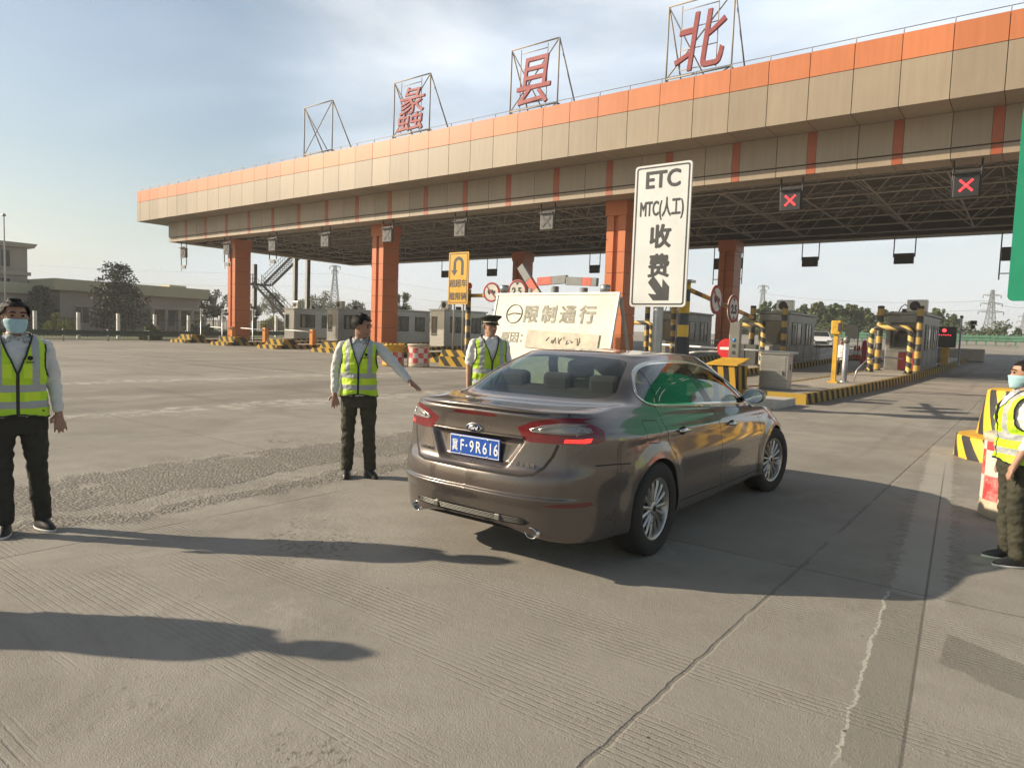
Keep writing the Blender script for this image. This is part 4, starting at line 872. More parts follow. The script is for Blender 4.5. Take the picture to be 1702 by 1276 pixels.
def plant(kind, p, h_, wd, seed, mleaf, name, label, cat, group=None, variant=None, **k):
    key = (kind, seed, mleaf.name, wd/h_ if variant is None else variant)
    o = empty(name, p, label, cat, group)
    if key not in TC:
        t, c = tree(kind, h_, wd, seed, **k); a = t.build('trunk', m_bark, o); b = c.build('crown' if kind != 'bush' else 'foliage', mleaf, o); TC[key] = (a.data, b.data, h_)
    else:
        for nm, d in (('trunk', TC[key][0]), ('crown' if kind != 'bush' else 'foliage', TC[key][1])):
            q = bpy.data.objects.new(nm, d); COL.objects.link(q); q.parent = o
        o.scale = (h_/TC[key][2],)*3; o.rotation_euler.z = seed*1.7+p[0]
    return o
# poplar belt beyond the road on the right
rng = random.Random(11)
k = 0
for px_ in range(1236, 1700, 6):
    Y = 118+rng.uniform(-9, 16); tall = 1 if px_ < 1585 else .0
    y_top = (512+rng.uniform(-9, 12) if px_ < 1420 else 520+rng.uniform(-8, 14)) if tall else 553+rng.uniform(-7, 9)
    if 1236 <= px_ < 1262: y_top += 12
    P = at(px_, y_top, Y); b_ = gz(Y); h_ = P.z-b_
    o = plant('poplar', (P.x, Y, b_), h_, h_*.5, k % 4, m_leaf if k % 3 else m_leaf3, 'poplar_tree', 'green poplar in the dense belt beyond the right hand road', 'tree', 'poplars in the belt beyond the road', variant=1, n=34, per=52, leaf=.46); o.rotation_euler.z = k*1.3; k += 1
for i in range(14):
    P = at(1240+i*33, 560, 104+rng.uniform(-3, 5)); plant('bush', (P.x, P.y, gz(P.y)), rng.uniform(2.4, 3.6), 5, i % 2, m_leaf2, 'shrub', 'low grey green shrub at the foot of the poplar belt', 'shrub', 'shrubs below the poplar belt', variant=2, n=26, per=40, leaf=.35)
# trees and bushes seen under the canopy on the left and beside the buildings
for (px_, yt, Y, kind, wr, ml, lab, nm) in (
    (195, 441, 30, 'pine', 1.05, m_con, 'dark spreading conifer in front of the low building', 'conifer_tree'),
    (16, 492, 27, 'pine', .75, m_con, 'dark conifer behind the masked man at the left edge', 'conifer_tree'),
    (66, 478, 27, 'pine', .9, m_con, 'small dark conifer left of the yellow green bush', 'conifer_tree'),
    (355, 482, 46, 'broad', .75, m_leaf2, 'grey green tree just left of the leftmost column', 'tree'),
    (318, 520, 44, 'broad', 1.3, m_leaf2, 'low grey green tree behind the fence left of the column', 'tree'),
    (420, 505, 62, 'broad', .8, m_leaf, 'dark tree between the leftmost column and the stair', 'tree'),
    (455, 488, 80, 'broad', .9, m_leaf3, 'pale olive tree seen through the steel stair', 'tree'),
    (505, 498, 82, 'broad', 1.0, m_leaf3, 'olive tree beside the stair foot', 'tree'),
    (535, 482, 84, 'broad', .8, m_leaf3, 'olive tree left of the distant pylon', 'tree'),
    (590, 497, 88, 'broad', .8, m_leaf2, 'thin grey tree right of the distant pylon', 'tree'),
    (668, 487, 66, 'broad', .7, m_leaf, 'green tree just right of the second column', 'tree'),
    (702, 520, 74, 'broad', 1.1, m_leaf2, 'low grey tree behind the booths', 'tree'),
    (100, 513, 25, 'bush', 1.1, m_ylw, 'bright yellow green bush behind the masked man', 'bush'),
    (60, 530, 24, 'bush', 1.2, m_leaf2, 'grey green bush behind the guardrail at the left', 'bush'),
    (250, 538, 27, 'bush', 1.4, m_leaf3, 'olive bush before the low building', 'bush'),
    (330, 528, 36, 'bush', 1.5, m_leaf2, 'dark bush left of the leftmost column', 'bush'),
    (452, 520, 58, 'bush', 1.5, m_ylw, 'yellow green bush under the steel stair', 'bush'),
    (545, 512, 70, 'bush', 1.6, m_leaf3, 'olive bush right of the steel stair', 'bush')):
    X = None; P = at(px_, yt, Y); b_ = gz(Y); h_ = P.z-b_
    plant(kind, (P.x, Y, b_), h_, h_*wr, px_, ml, nm, lab, 'tree' if kind != 'bush' else 'bush', n=34 if kind != 'pine' else 1, per=60 if kind != 'pine' else 64, leaf=.30 if kind != 'pine' else .26)
# ------------------------------------------------------------------ buildings on the left
m_wall = mat('beige_render', (.44, .39, .32), .8, var=.08, scale=.5); m_wall2 = mat('grey_brown_render', (.38, .325, .26), .8, var=.1, scale=.4); m_cornice = mat('pale_cornice', (.52, .49, .33), .7, var=.08, scale=.6)
m_pane2 = mat('dark_building_glass', (.035, .045, .05), .15)
def facade_windows(o, mb_spec, M1, M2):
    for (x, y, z, w_, h_, face) in mb_spec:
        f = MB(); p = MB()
        if face == 'X': f.box((x+.03, y, z), (.12, w_+.2, h_+.2)); p.box((x+.07, y, z+.1), (.1, w_, h_)); p.box((x+.125, y, z+.1), (.02, .06, h_), 1)
        else: f.box((x, y-.03, z), (w_+.2, .12, h_+.2)); p.box((x, y-.07, z+.1), (w_, .1, h_)); p.box((x, y-.125, z+.1), (.06, .02, h_), 1)
        q = f.build('window', M1, o); p.build('pane', [M2, M1], q)
o = empty('office_building', (-86, 22.6, gz(22)), 'tall beige building with a cornice at the left edge', 'building')
b = MB(); b.box((-6, -3, 0), (12, 16, 9.0)); b.box((-6.5, -5.2, 9.0), (9, 10, 2.6)); b.build('wall', m_wall2, o)
b = MB(); b.box((-6, -3, 8.9), (13, 17, .45), tap=1.03); b.box((-6.5, -5.2, 11.6), (9.8, 10.8, .4)); b.box((-6, -3, 6.0), (12.5, 16.5, .35)); b.box((-6, -3, 2.9), (12.5, 16.5, .3)); b.build('cornice', m_wall, o)
facade_windows(o, [(0, y, z, 1.6, 1.7, 'X') for z in (.9, 3.8, 6.7) for y in (-9, -6.2, -3.4, -.6, 2.6)]+[(x, -11, z, 1.6, 1.7, 'Y') for z in (.9, 3.8, 6.7) for x in (-2, -5, -8)], m_wall, m_pane2)
o = empty('low_building', (-80, 28.5, gz(28)), 'long low building with a pale overhanging parapet behind the conifer', 'building')
b = MB(); b.box((-7, 7.5, 0), (14, 15, 4.6)); b.box((-8, -2.5, 0), (10, 5, 4.0)); b.build('wall', m_wall2, o)
b = MB(); b.box((-7, 7.5, 4.4), (15.2, 16.2, 1.15), tap=1.02); b.box((-8, -2.6, 3.9), (10.8, 5.6, 1.1)); b.box((-3, 13, 5.4), (3, 2, .5)); b.build('parapet', m_cornice, o)
b = MB(); b.box((.9, 11.6, 2.9), (1.8, 6.5, .35))
for y in (8.6, 10.1, 11.6, 13.1, 14.6): b.box((1.5, y, 0), (.35, .35, 2.9))
b.build('porch', m_wall, o)
facade_windows(o, [(0, y, 1.0, 1.3, 1.7, 'X') for y in (2, 4.4, 6.6, 9.3, 11.2, 13.2)]+[(-8, -5, 1.0, 2.4, 1.4, 'Y'), (-4.6, -5, 1.0, 1.4, 1.4, 'Y')], m_wall, m_pane2)
o = MB().lathe([(.09, 0), (.05, 10.6), (.05, 10.7), (.16, 10.75), (.16, 10.9), (.0001, 11)], n=10).build('flagpole', m_galv, None, (-76, 22.6, gz(22))); tag(o, 'tall bare flagpole beside the beige building', 'flagpole')
# fence and guardrail along the left edge
m_railg = mat('dull_green_guardrail', (.05, .09, .07), .5, metal=.3, var=.2)
o = empty('guardrail', (-55.5, 8, 0), 'long dull green guardrail along the left edge of the plaza', 'guardrail')
b = MB(); ys = [k*3 for k in range(15)]; prof = [(.0, .42), (.05, .47), (.05, .54), (-.01, .6), (.05, .66), (.05, .73), (0, .78)]
for a, c in zip(ys, ys[1:]): b.add([(x, y, z+gz(8+y)) for y in (a, c) for x, z in prof], [(i, i+1, 8+i, 7+i) for i in range(6)])
b.build('rail', m_railg, o)
for k, y in enumerate(ys[::1]):
    b = MB(); b.bar((-.12, y, gz(8+y)-.1), (-.12, y, gz(8+y)+.82), .07, 8); b.box((-.06, y, gz(8+y)+.5), (.12, .12, .2)); b.build('post', m_galv, o)
o = empty('mesh_fence', (-61, 8, 0), 'dark bar fence with white posts before the low building', 'fence'); b = MB()
for k in range(150): b.bar((0, k*.28, .1+gz(8+k*.28)), (0, k*.28, 1.75+gz(8+k*.28)), .018, 4, cap=False)
for z in (.25, 1.6): b.tube([(0, y, z+gz(8+y)) for y in range(0, 43, 3)], .025, 5)
b.build('bars', m_dark, o)
for k in range(15): b = MB(); b.box((0.05, k*3, gz(8+k*3)-.1), (.22, .22, 2.2)); b.build('post', m_white, o)
# ------------------------------------------------------------------ steel stair behind the leftmost column
o = empty('steel_stair', (-46.2, 47.0, gz(47)), 'dark steel stair in two flights climbing to the canopy roof', 'stair')
m_stair = mat('dark_stair_steel', (.035, .033, .031), .8, var=.15, spec=.1); m_pale = mat('pale_column_paint', (.42, .43, .40), .6)
A, B, C_ = at(437, 472, 47)-V(o.location), at(505, 545, 47)-V(o.location), at(487, 422, 47)-V(o.location)
def flight(p, q, dy, nm):
    f = MB(); n = 16
    for s in (0, 1.1):
        d = (q-p).normalized(); nrm_ = V((-d.z, 0, d.x)); a = [p+V((0, dy+s, 0)), q+V((0, dy+s, 0))]
        f.add([a[0]-nrm_*.16, a[1]-nrm_*.16, a[1]+nrm_*.16, a[0]+nrm_*.16]+[x+V((0, .06, 0)) for x in (a[0]-nrm_*.16, a[1]-nrm_*.16, a[1]+nrm_*.16, a[0]+nrm_*.16)], [(0, 1, 2, 3), (7, 6, 5, 4), (0, 4, 5, 1), (1, 5, 6, 2), (2, 6, 7, 3), (3, 7, 4, 0)])
    for k in range(n): t = (k+.5)/n; f.box(tuple(p.lerp(q, t)+V((0, dy+.58, 0))), (.28, 1.1, .04))
    f.build('flight', m_stair, o); f = MB()
    for s in (0, 1.1):
        for h_ in (.55, 1.05): f.bar(p+V((0, dy+s, h_)), q+V((0, dy+s, h_)), .03, 5)
        for k in range(15): t = k/14; c = p.lerp(q, t)+V((0, dy+s, 0)); f.bar(c, c+V((0, 0, 1.05)), .018, 4, cap=False)
    f.build('railing', m_stair, o)
flight(A, B, -1.3, 1); flight(A, C_, 0.1, 2)
D_ = at(440, 548, 47)-V(o.location); flight(D_, at(505, 500, 47)-V(o.location)-V((0, 0, 2.6)), 0.1, 3)
f = MB(); f.box((A.x-1.0, -.1, A.z-.15), (2.0, 2.6, .18)); f.box((C_.x+2.0, 0.2, C_.z-.2), (4.2, 2.2, .25)); f.build('landing', m_stair, o)
f = MB()
for x0 in (A.x-1.9, A.x-.1):
    for y in (-1.3, 1.1): f.bar((x0, y, A.z), (x0, y, A.z+1.05), .03, 5)
for h_ in (.5, 1.02):
    f.bar((A.x-1.9, -1.3, A.z+h_), (A.x-.1, -1.3, A.z+h_), .03, 5)
for k in range(7): f.bar((A.x-1.9+.3*k, -1.3, A.z), (A.x-1.9+.3*k, -1.3, A.z+1.02), .016, 4)
for k in range(15): f.bar((C_.x+.2+.27*k, -.9, C_.z), (C_.x+.2+.27*k, -.9, C_.z+1.0), .016, 4)
f.bar((C_.x, -.9, C_.z+1), (C_.x+4, -.9, C_.z+1), .03, 5); f.build('landing_railing', m_stair, o)
for x_, tp in ((A.x-.55, 8.0), (C_.x+1.5, C_.z-.1), (C_.x+3.7, C_.z-.1)):
    f = MB(); f.box((x_, -.75, 0), (.34, .34, tp)); f.build('column', m_pale, o); f = MB(); f.box((x_+.22, -.75, 0), (.1, .36, tp)); f.box((x_+.1, -.75, 0), (.2, .42, .05)); f.build('column_flange', m_stair, o)
# ------------------------------------------------------------------ pylons and wires far away
m_pyl = mat('pylon_steel', (.20, .22, .23), .6, metal=.3)
def pylon(p, h_, label, rz=0, kind=0):
    o = empty('power_pylon', p, label, 'pylon', 'lattice pylons far beyond the road', rz); b = MB(); r = .006*h_
    def wd(z): return h_*(.095*(1-z/h_)**1.3+.018)
    zs = [0]; n = 11
    for k in range(n): zs.append(h_*(1-(1-(k+1)/n)**1.25))
    cs = ((-1, -1), (1, -1), (1, 1), (-1, 1))
    for a, c in zip(zs, zs[1:]):
        for i in range(4):
            q, s = cs[i], cs[(i+1) % 4]; wa, wc = wd(a), wd(c)
            b.bar((q[0]*wa, q[1]*wa, a), (q[0]*wc, q[1]*wc, c), r, 4, cap=False); b.bar((q[0]*wa, q[1]*wa, a), (s[0]*wc, s[1]*wc, c), r*.6, 3, cap=False); b.bar((s[0]*wa, s[1]*wa, a), (q[0]*wc, q[1]*wc, c), r*.6, 3, cap=False); b.bar((q[0]*wc, q[1]*wc, c), (s[0]*wc, s[1]*wc, c), r*.6, 3, cap=False)
    b.build('tower', m_pyl, o)
    for z, L_ in ((.62, .2), (.76, .17), (.9, .14)) if kind == 0 else ((.97, .085), (.9, .05)):
        b = MB()
        for s in (-1, 1):
            tip = (s*L_*h_, 0, z*h_+.012*h_)
            for y in (-1, 1): b.bar((s*wd(z*h_), y*wd(z*h_), z*h_+.03*h_), tip, r*.7, 3); b.bar((s*wd(z*h_), y*wd(z*h_), z*h_), tip, r*.7, 3)
            b.bar(tip, (tip[0], 0, tip[2]-.05*h_), r*1.2, 4)
        b.build('crossarm', m_pyl, o)
    return o
YP = 300
PA, PB, PC = at(1650, 482, YP), at(557, 441, 190), at(1269, 474, 330)
pylon((PA.x, YP, 2.6), PA.z-2.6, 'lattice pylon with three pairs of arms near the right edge', .5); pylon((PB.x, 190, 2.6), PB.z-2.6, 'slim lattice pylon seen between the stair and the second column', .7, 1); pylon((PC.x, 330, 2.6), PC.z-2.6, 'distant lattice pylon rising over the trees by the rear column', .5, 1)
P = at(1703, 520, 420); pylon((P.x, 420, 2.6), P.z-2.6, 'faint farther pylon at the right edge', .5)
def wires(pts, label, sag):
    b = MB()
    for a, c, s in pts:
        b.tube([V(a).lerp(V(c), t/14)-V((0, 0, s*4*(t/14)*(1-t/14))) for t in range(15)], sag, 4)
    o = b.build('power_line', m_pyl, None); tag(o, label, 'power line', 'power lines strung between the pylons')
for (x0, y0, x1, y1, YA, YB_, lab) in ((1269, 488, 1640, 500, 330, 300, 'highest power line running from the middle pylon to the right pylon'), (1275, 505, 1640, 515, 330, 300, 'power line drooping to the lower arms of the right pylon'), (1640, 500, 1760, 505, 300, 300, 'short power line leaving the right pylon past the frame')):
    wires([(at(x0, y0, YA), at(x1, y1, YB_), 2.0)], lab, .07)
for (x0, y0, x1, y1, YA, YB_, lab) in ((557, 452, 1010, 515, 190, 190, 'highest wire from the slim pylon past the second column'), (557, 474, 1010, 533, 190, 190, 'middle wire from the slim pylon past the second column'), (557, 495, 1010, 545, 190, 190, 'lowest wire from the slim pylon past the second column'), (40, 440, 557, 455, 120, 190, 'upper wire running behind the left buildings'), (40, 462, 557, 476, 120, 190, 'lower wire running behind the left buildings')):
    wires([(at(x0, y0, YA), at(x1, y1, YB_), 1.2)], lab, .045)
# ------------------------------------------------------------------ far road furniture on the right
m_grn = mat('green_guardrail', (.11, .25, .17), .5, var=.2, scale=2)
o = empty('guardrail', (0, 0, 0), 'long green guardrail crossing behind the right lanes', 'guardrail'); b = MB(); P0, P1 = at(1380, 566, 78), at(1740, 571, 78)
n = 24; pr = [(.0, .38), (-.05, .45), (-.05, .6), (.01, .66), (-.05, .72), (-.05, .88), (0, .95)]
for k in range(n): a, c = P0.x+(P1.x-P0.x)*k/n, P0.x+(P1.x-P0.x)*(k+1)/n; b.add([(x, 78+y, gz(78)+z) for x in (a, c) for y, z in pr], [(i, i+1, 8+i, 7+i) for i in range(6)])
b.build('rail', m_grn, o)
for k in range(n+1): b = MB(); x = P0.x+(P1.x-P0.x)*k/n; b.box((x, 78.1, gz(78)-.1), (.14, .14, 1.2)); b.build('post', m_grn, o)
m_wcar = mat('white_car_paint', (.75, .75, .73), .25, var=.03, coat=.6)
P = at(1416, 551, 52); b = MB(); b.box((0, 0, -.5), (.8, .06, .95)); o = b.build('white_board', m_signback, None, (P.x, 52, P.z)); tag(o, 'small white board standing behind the yellow card stand', 'board'); b = MB(); b.bar((-.4, .06, -.5-(P.z-gz(52))+.45), (-.4, .06, .4), .04, 6); b.bar((.4, .06, -.5-(P.z-gz(52))+.45), (.4, .06, .4), .04, 6); b.build('leg', m_dark, o)
m_cone = mat('orange_cone', (.70, .13, .03), .5)
for k, (px_, py_) in enumerate(((1421, 583), (1428, 581), (1447, 584), (1455, 582), (1462, 580))):
    P = at(px_, py_, 47.5); o = empty('traffic_cone', (P.x, 47.5, gz(47.5)), 'small orange cone among those standing behind the card stand', 'traffic cone', 'orange cones behind the card stand'); b = MB(); b.lathe([(.22, .04), (.2, .05), (.05, .9), (.0001, .92)], n=12); b.build('body', m_cone, o); b = MB(); b.box((0, 0, 0), (.5, .5, .05)); b.build('base', m_dark, o); b = MB(); b.lathe([(.158, .34), (.108, .6)], n=12); b.build('white_band', m_white, o)
P = at(1436, 590, 44); b = MB(); b.lathe([(.16, 0), (.18, .1), (.13, .5), (.18, .9), (.12, 1.3), (.0001, 1.4)], n=14); o = b.build('red_barrier_post', m_signred, None, (P.x, 44, gz(44))); tag(o, 'red plastic barrier post left of the rightmost hoop', 'barrier post')
b = MB(); b.bevbox((0, 0, 0), (2.6, .5, .8), .08); o = b.build('concrete_block', m_slab, None, (icx(0, 50)+.6, 51.0, gz(51))); tag(o, 'grey concrete block ending the rightmost island', 'block')
# ================================================================== the bronze saloon car
def cspl(P, n, closed=False):
    """Catmull-Rom samples through the rows of P"""
    R = []
    for i in range(len(P)-1):
        p0, p1, p2, p3 = P[max(i-1, 0)], P[i], P[i+1], P[min(i+2, len(P)-1)]
        for k in range(n):
            t = k/n; R.append(tuple(.5*((2*b)+(-a+c)*t+(2*a-5*b+4*c-d)*t*t+(-a+3*b-3*c+d)*t**3) for a, b, c, d in zip(p0, p1, p2, p3)))
    R.append(tuple(P[-1])); return R
# ribs run from the rear centre round the right side to the front centre; rows from the sill up to the roof ridge
YR = .105
plan = [(0, YR), (.30, YR+.012), (.56, YR+.075), (.755, YR+.22), (.86, YR+.52), (.895, 1.2), (.90, 1.85), (.90, 2.45), (.90, 3.02), (.893, 3.55), (.885, 4.05), (.835, 4.48), (.68, 4.74), (.38, 4.87), (0, 4.91)]
NR = len(plan)
zrow = lambda *a: a
def row(z, wf, dyr, dyf):
    """z: function of rib index; wf width factor; dyr, dyf: how far the tail / nose is drawn in"""
    out = []
    for i, (x, y) in enumerate(plan):
        tr, tf = max(0, 1-i/4.2), max(0, (i-9.8)/4.2)
        out.append((x*(wf(i) if callable(wf) else wf), y+dyr*min(1, tr*1.6)-dyf*min(1, tf*1.6), z(i) if callable(z) else z))
    return out
def lerp(a, b, t): return a+(b-a)*t
def ramp(i, tab):
    for (i0, v0), (i1, v1) in zip(tab, tab[1:]):
        if i <= i1: return lerp(v0, v1, (i-i0)/(i1-i0))
    return tab[-1][1]
zsh = lambda i: ramp(i, [(0, 1.045), (3, 1.04), (5, 1.0), (7, .945), (9, .895), (10, .865), (11, .80), (12, .74), (13, .71), (14, .70)])   # shoulder height
rows = [
    row(lambda i: ramp(i, [(0, .315), (1, .305), (2, .255), (3, .235), (4, .23), (9, .22), (14, .22)]), .90, .10, .10),
    row(lambda i: ramp(i, [(0, .325), (1, .315), (2, .265), (3, .245), (4, .24), (9, .23), (14, .23)]), .965, .035, .05),
    row(lambda i: ramp(i, [(0, .40), (3, .39), (4, .36), (9, .34), (14, .34)]), .985, .012, .02),
    row(lambda i: ramp(i, [(0, .53), (4, .52), (9, .5), (14, .45)]), lambda i: 1.0 if i < 4 or i > 10 else .985, .0, 0),
    row(lambda i: ramp(i, [(0, .635), (4, .65), (9, .64), (14, .53)]), 1.0, .012, .005),
    row(lambda i: ramp(i, [(0, .69), (4, .75), (9, .73), (14, .57)]), .995, .055, .03),
    row(lambda i: ramp(i, [(0, .90), (4, .90), (5, .88), (9, .80), (12, .655), (14, .61)]), lambda i: ramp(i, [(0, .985), (4, .985), (9, .98), (14, .97)]), .085, .10),
    row(lambda i: zsh(i)-.055, lambda i: ramp(i, [(0, .955), (3, .945), (5, .955), (9, .955), (14, .93)]), .085, .19),
    row(lambda i: zsh(i)-.006, lambda i: ramp(i, [(0, .93), (3, .90), (5, .93), (9, .93), (14, .88)]), .075, .24),
    row(lambda i: zsh(i)+.028, lambda i: ramp(i, [(0, .90), (3, .865), (5, .905), (9, .90), (14, .84)]), .115, .32),
]
deck = [(0, .42, 1.082), (.28, .42, 1.082), (.48, .45, 1.084), (.62, .58, 1.083), (.745, .80, 1.08), (.795, 1.25, 1.055), (.805, 1.85, 1.02), (.805, 2.45, .985), (.80, 3.02, .955), (.79, 3.55, .925), (.72, 3.98, .90), (.60, 4.16, .885), (.44, 4.25, .875), (.22, 4.30, .87), (0, 4.31, .87)]
gbase = [(0, .70, 1.105), (.28, .71, 1.105), (.50, .76, 1.105), (.645, .87, 1.11), (.735, 1.05, 1.115), (.775, 1.32, 1.09), (.785, 1.85, 1.05), (.787, 2.45, 1.01), (.785, 3.02, .98), (.765, 3.5, .955), (.68, 3.78, .945), (.55, 3.90, .935), (.39, 3.96, .93), (.20, 4.0, .925), (0, 4.01, .925)]
gmid = [(0, 1.01, 1.275), (.26, 1.02, 1.273), (.45, 1.06, 1.268), (.575, 1.15, 1.265), (.65, 1.28, 1.265), (.69, 1.5, 1.262), (.705, 1.9, 1.255), (.71, 2.38, 1.235), (.705, 2.82, 1.205), (.675, 3.16, 1.175), (.59, 3.33, 1.17), (.47, 3.42, 1.17), (.33, 3.47, 1.17), (.17, 3.5, 1.17), (0, 3.51, 1.17)]
redge = [(0, 1.33, 1.408), (.24, 1.34, 1.406), (.40, 1.37, 1.40), (.50, 1.44, 1.393), (.55, 1.56, 1.392), (.578, 1.72, 1.398), (.592, 2.0, 1.404), (.595, 2.3, 1.40), (.585, 2.58, 1.387), (.55, 2.80, 1.372), (.48, 2.89, 1.372), (.38, 2.95, 1.376), (.26, 2.98, 1.38), (.13, 3.0, 1.384), (0, 3.005, 1.385)]
rin = [(0, 1.48, 1.442), (.22, 1.48, 1.44), (.35, 1.51, 1.437), (.425, 1.57, 1.432), (.455, 1.66, 1.433), (.47, 1.8, 1.438), (.478, 2.03, 1.442), (.478, 2.28, 1.44), (.47, 2.52, 1.43), (.44, 2.69, 1.416), (.39, 2.77, 1.414), (.31, 2.82, 1.416), (.22, 2.85, 1.418), (.11, 2.86, 1.419), (0, 2.865, 1.42)]
ridge = [(0, 1.66+.06*i+(0 if i < 13 else .02), 1.462-.003*abs(i-5)) for i in range(NR)]
rows += [deck, gbase, gmid, redge, rin, ridge]
NW = len(rows)
# fine lookup grid
SU, SW = 14, 14
_c = [cspl(r, SU) for r in rows]
_g = [cspl([_c[w][u] for w in range(NW)], SW) for u in range(len(_c[0]))]     # [u][w]
NU_, NW_ = len(_g)-1, len(_g[0])-1
def surf0(u, w_):
    u = min(max(u*SU, 0), NU_-1e-6); w_ = min(max(w_*SW, 0), NW_-1e-6); i, j = int(u), int(w_); a, b = u-i, w_-j
    p = [(1-a)*(1-b)*_g[i][j][k]+a*(1-b)*_g[i+1][j][k]+(1-a)*b*_g[i][j+1][k]+a*b*_g[i+1][j+1][k] for k in range(3)]
    return V(p)
def sstep(x, a, b): t = min(1, max(0, (x-a)/(b-a))); return t*t*(3-2*t)
def inside(p, poly):
    c = False; n = len(poly); x, y = p
    for i in range(n):
        x1, y1 = poly[i]; x2, y2 = poly[(i+1) % n]
        if (y1 > y) != (y2 > y) and x < (x2-x1)*(y-y1)/(y2-y1)+x1: c = not c
    return c
RW, FWY, WZ, WR = 1.19, 4.06, .335, .345       # axles and wheels
def surf(u, w_):
    p = surf0(u, w_)
    if w_ < 9 and p.x > .5 and p.y > .5:      # flared wheel arches
        for cy in (RW, FWY):
            d = hypot(p.y-cy, p.z-WZ)
            if d < .52: p.x += .022*sstep(d, .52, .40)
    if w_ < 10 and p.y < .6:      # number plate recess and rear bumper ledge
        q = sstep(abs(p.x), .315+.62*(p.z-.70), .255+.62*(p.z-.70))*sstep(p.z, .675, .72)*sstep(p.z, .90, .85); p.y += .045*q
        p.y -= .020*sstep(p.z, .44, .515)*sstep(p.z, .535, .52)*sstep(abs(p.x), .85, .6)
    if w_ < 9.5 and 4 < u < 11: # swage line along the doors
        p.x += .010*sstep(abs(p.z-(.88+.03*(2.4-p.y)/1.5*0)), .06, 0)*sstep(p.y, .5, 1.0)*sstep(p.y, 4.3, 3.8)
    return p
def nrm(u, w_):
    e = .04; a = surf(u+e, w_)-surf(u-e, w_); b = surf(u, w_+e)-surf(u, w_-e); n = a.cross(b)
    if n.length < 1e-9: return V((0, 0, 1))
    n.normalize(); c = surf(u, w_)-V((0, 2.3, .5)); return n if n.dot(c) > 0 else -n
TBL = [(i/4, j/4, surf(i/4, j/4)) for i in range((NR-1)*4+1) for j in range((NW-1)*4+1)]
def inv(a, b, mode):
    """parameters (u, w) of the surface point seen at (a, b) from the side (y, z), rear (x, z) or top (x, y)"""
    ax = {'side': (1, 2), 'rear': (0, 2), 'top': (0, 1), 'front': (0, 2)}[mode]
    best = None
    for u, w_, p in TBL:
        if mode == 'side' and not (2.2 < u < 12.2 and w_ < 14.2): continue
        if mode == 'rear' and not (u < 5.2 and w_ < 14.2): continue
        if mode == 'front' and not (u > 9.5 and w_ < 11): continue
        if mode == 'top' and not w_ >= 8.5: continue
        d = (p[ax[0]]-a)**2+(p[ax[1]]-b)**2
        if best is None or d < best[0]: best = (d, u, w_)
    d, u, w_ = best
    for _ in range(12):
        p = surf(u, w_); e = .01; pu = (surf(u+e, w_)-surf(u-e, w_))/(2*e); pw = (surf(u, w_+e)-surf(u, w_-e))/(2*e)
        r0, r1 = a-p[ax[0]], b-p[ax[1]]; A, B, C, D = pu[ax[0]], pw[ax[0]], pu[ax[1]], pw[ax[1]]; det = A*D-B*C
        if abs(det) < 1e-7: break
        du, dw = (r0*D-B*r1)/det, (A*r1-C*r0)/det; du = max(-.3, min(.3, du)); dw = max(-.3, min(.3, dw)); u += du; w_ += dw; u = min(max(u, 0), NR-1); w_ = min(max(w_, 0), NW-1)
        if abs(du)+abs(dw) < 1e-5: break
    return u, w_
def dense(poly, closed=True, step=.035):
    R = []; n = len(poly)
    for i in range(n if closed else n-1):
        a, b = poly[i], poly[(i+1) % n]; k = max(1, int(hypot(b[0]-a[0], b[1]-a[1])/step))
        R += [(lerp(a[0], b[0], t/k), lerp(a[1], b[1], t/k)) for t in range(k)]
    return R if closed else R+[poly[-1]]
def smooth_poly(pts, n=5): return [tuple(p) for p in cspl(list(pts)+[pts[0]], n)[:-1]]
FEAT = []      # (name, uv polygon) in rising priority
def feat(name, poly, mode, sm=False):
    if sm: poly = smooth_poly(poly)
    FEAT.append((name, [inv(a, b, mode) for a, b in dense(poly)]))
def seam(path, mode, wd=.0045):
    uv = [inv(a, b, mode) for a, b in dense(path, False)]
    Lf, Rt = [], []
    for i, (u, w_) in enumerate(uv):
        a, b = uv[max(0, i-1)], uv[min(len(uv)-1, i+1)]; pu = (surf(u+.02, w_)-surf(u-.02, w_))/.04; pw = (surf(u, w_+.02)-surf(u, w_-.02))/.04
        t = pu*(b[0]-a[0])+pw*(b[1]-a[1]); t.normalize(); n = nrm(u, w_).cross(t)
        G11, G12, G22 = pu.dot(pu), pu.dot(pw), pw.dot(pw); f1, f2 = n.dot(pu), n.dot(pw); D = G11*G22-G12*G12
        if abs(D) < 1e-12: continue
        du, dw = (f1*G22-f2*G12)/D*wd, (f2*G11-f1*G12)/D*wd; Lf.append((u+du, w_+dw)); Rt.append((u-du, w_-dw))
    FEAT.append(('seam', Lf+Rt[::-1]))
# --- glass (side windows as one daylight opening split by the pillars)
dlo = smooth_poly([(1.13, 1.150), (1.185, 1.225), (1.29, 1.302), (1.45, 1.358), (1.68, 1.382), (2.05, 1.382), (2.4, 1.36), (2.75, 1.29), (3.05, 1.20), (3.32, 1.085), (3.54, .985), (3.52, .963), (3.3, .972), (2.8, .996), (2.3, 1.02), (1.8, 1.042), (1.42, 1.062), (1.25, 1.078), (1.155, 1.112)], 4)
def clip(poly, x0, x1):
    def cut(P, x, s):
        R = []
        for i in range(len(P)):
            a, b = P[i-1], P[i]; ia, ib = s*(a[0]-x) > 0, s*(b[0]-x) > 0
            if ia != ib: t = (x-a[0])/(b[0]-a[0]); R.append((x, lerp(a[1], b[1], t)))
            if ib: R.append(b)
        return R
    return cut(cut(poly, x0, 1), x1, -1)
feat('chrome', dlo, 'side')
cy, cz = 2.15, 1.19
dl2 = [(cy+(y-cy)*.978, cz+(z-cz)*.90) for y, z in dlo]
feat('pillar', dl2, 'side')
SKEW = .95
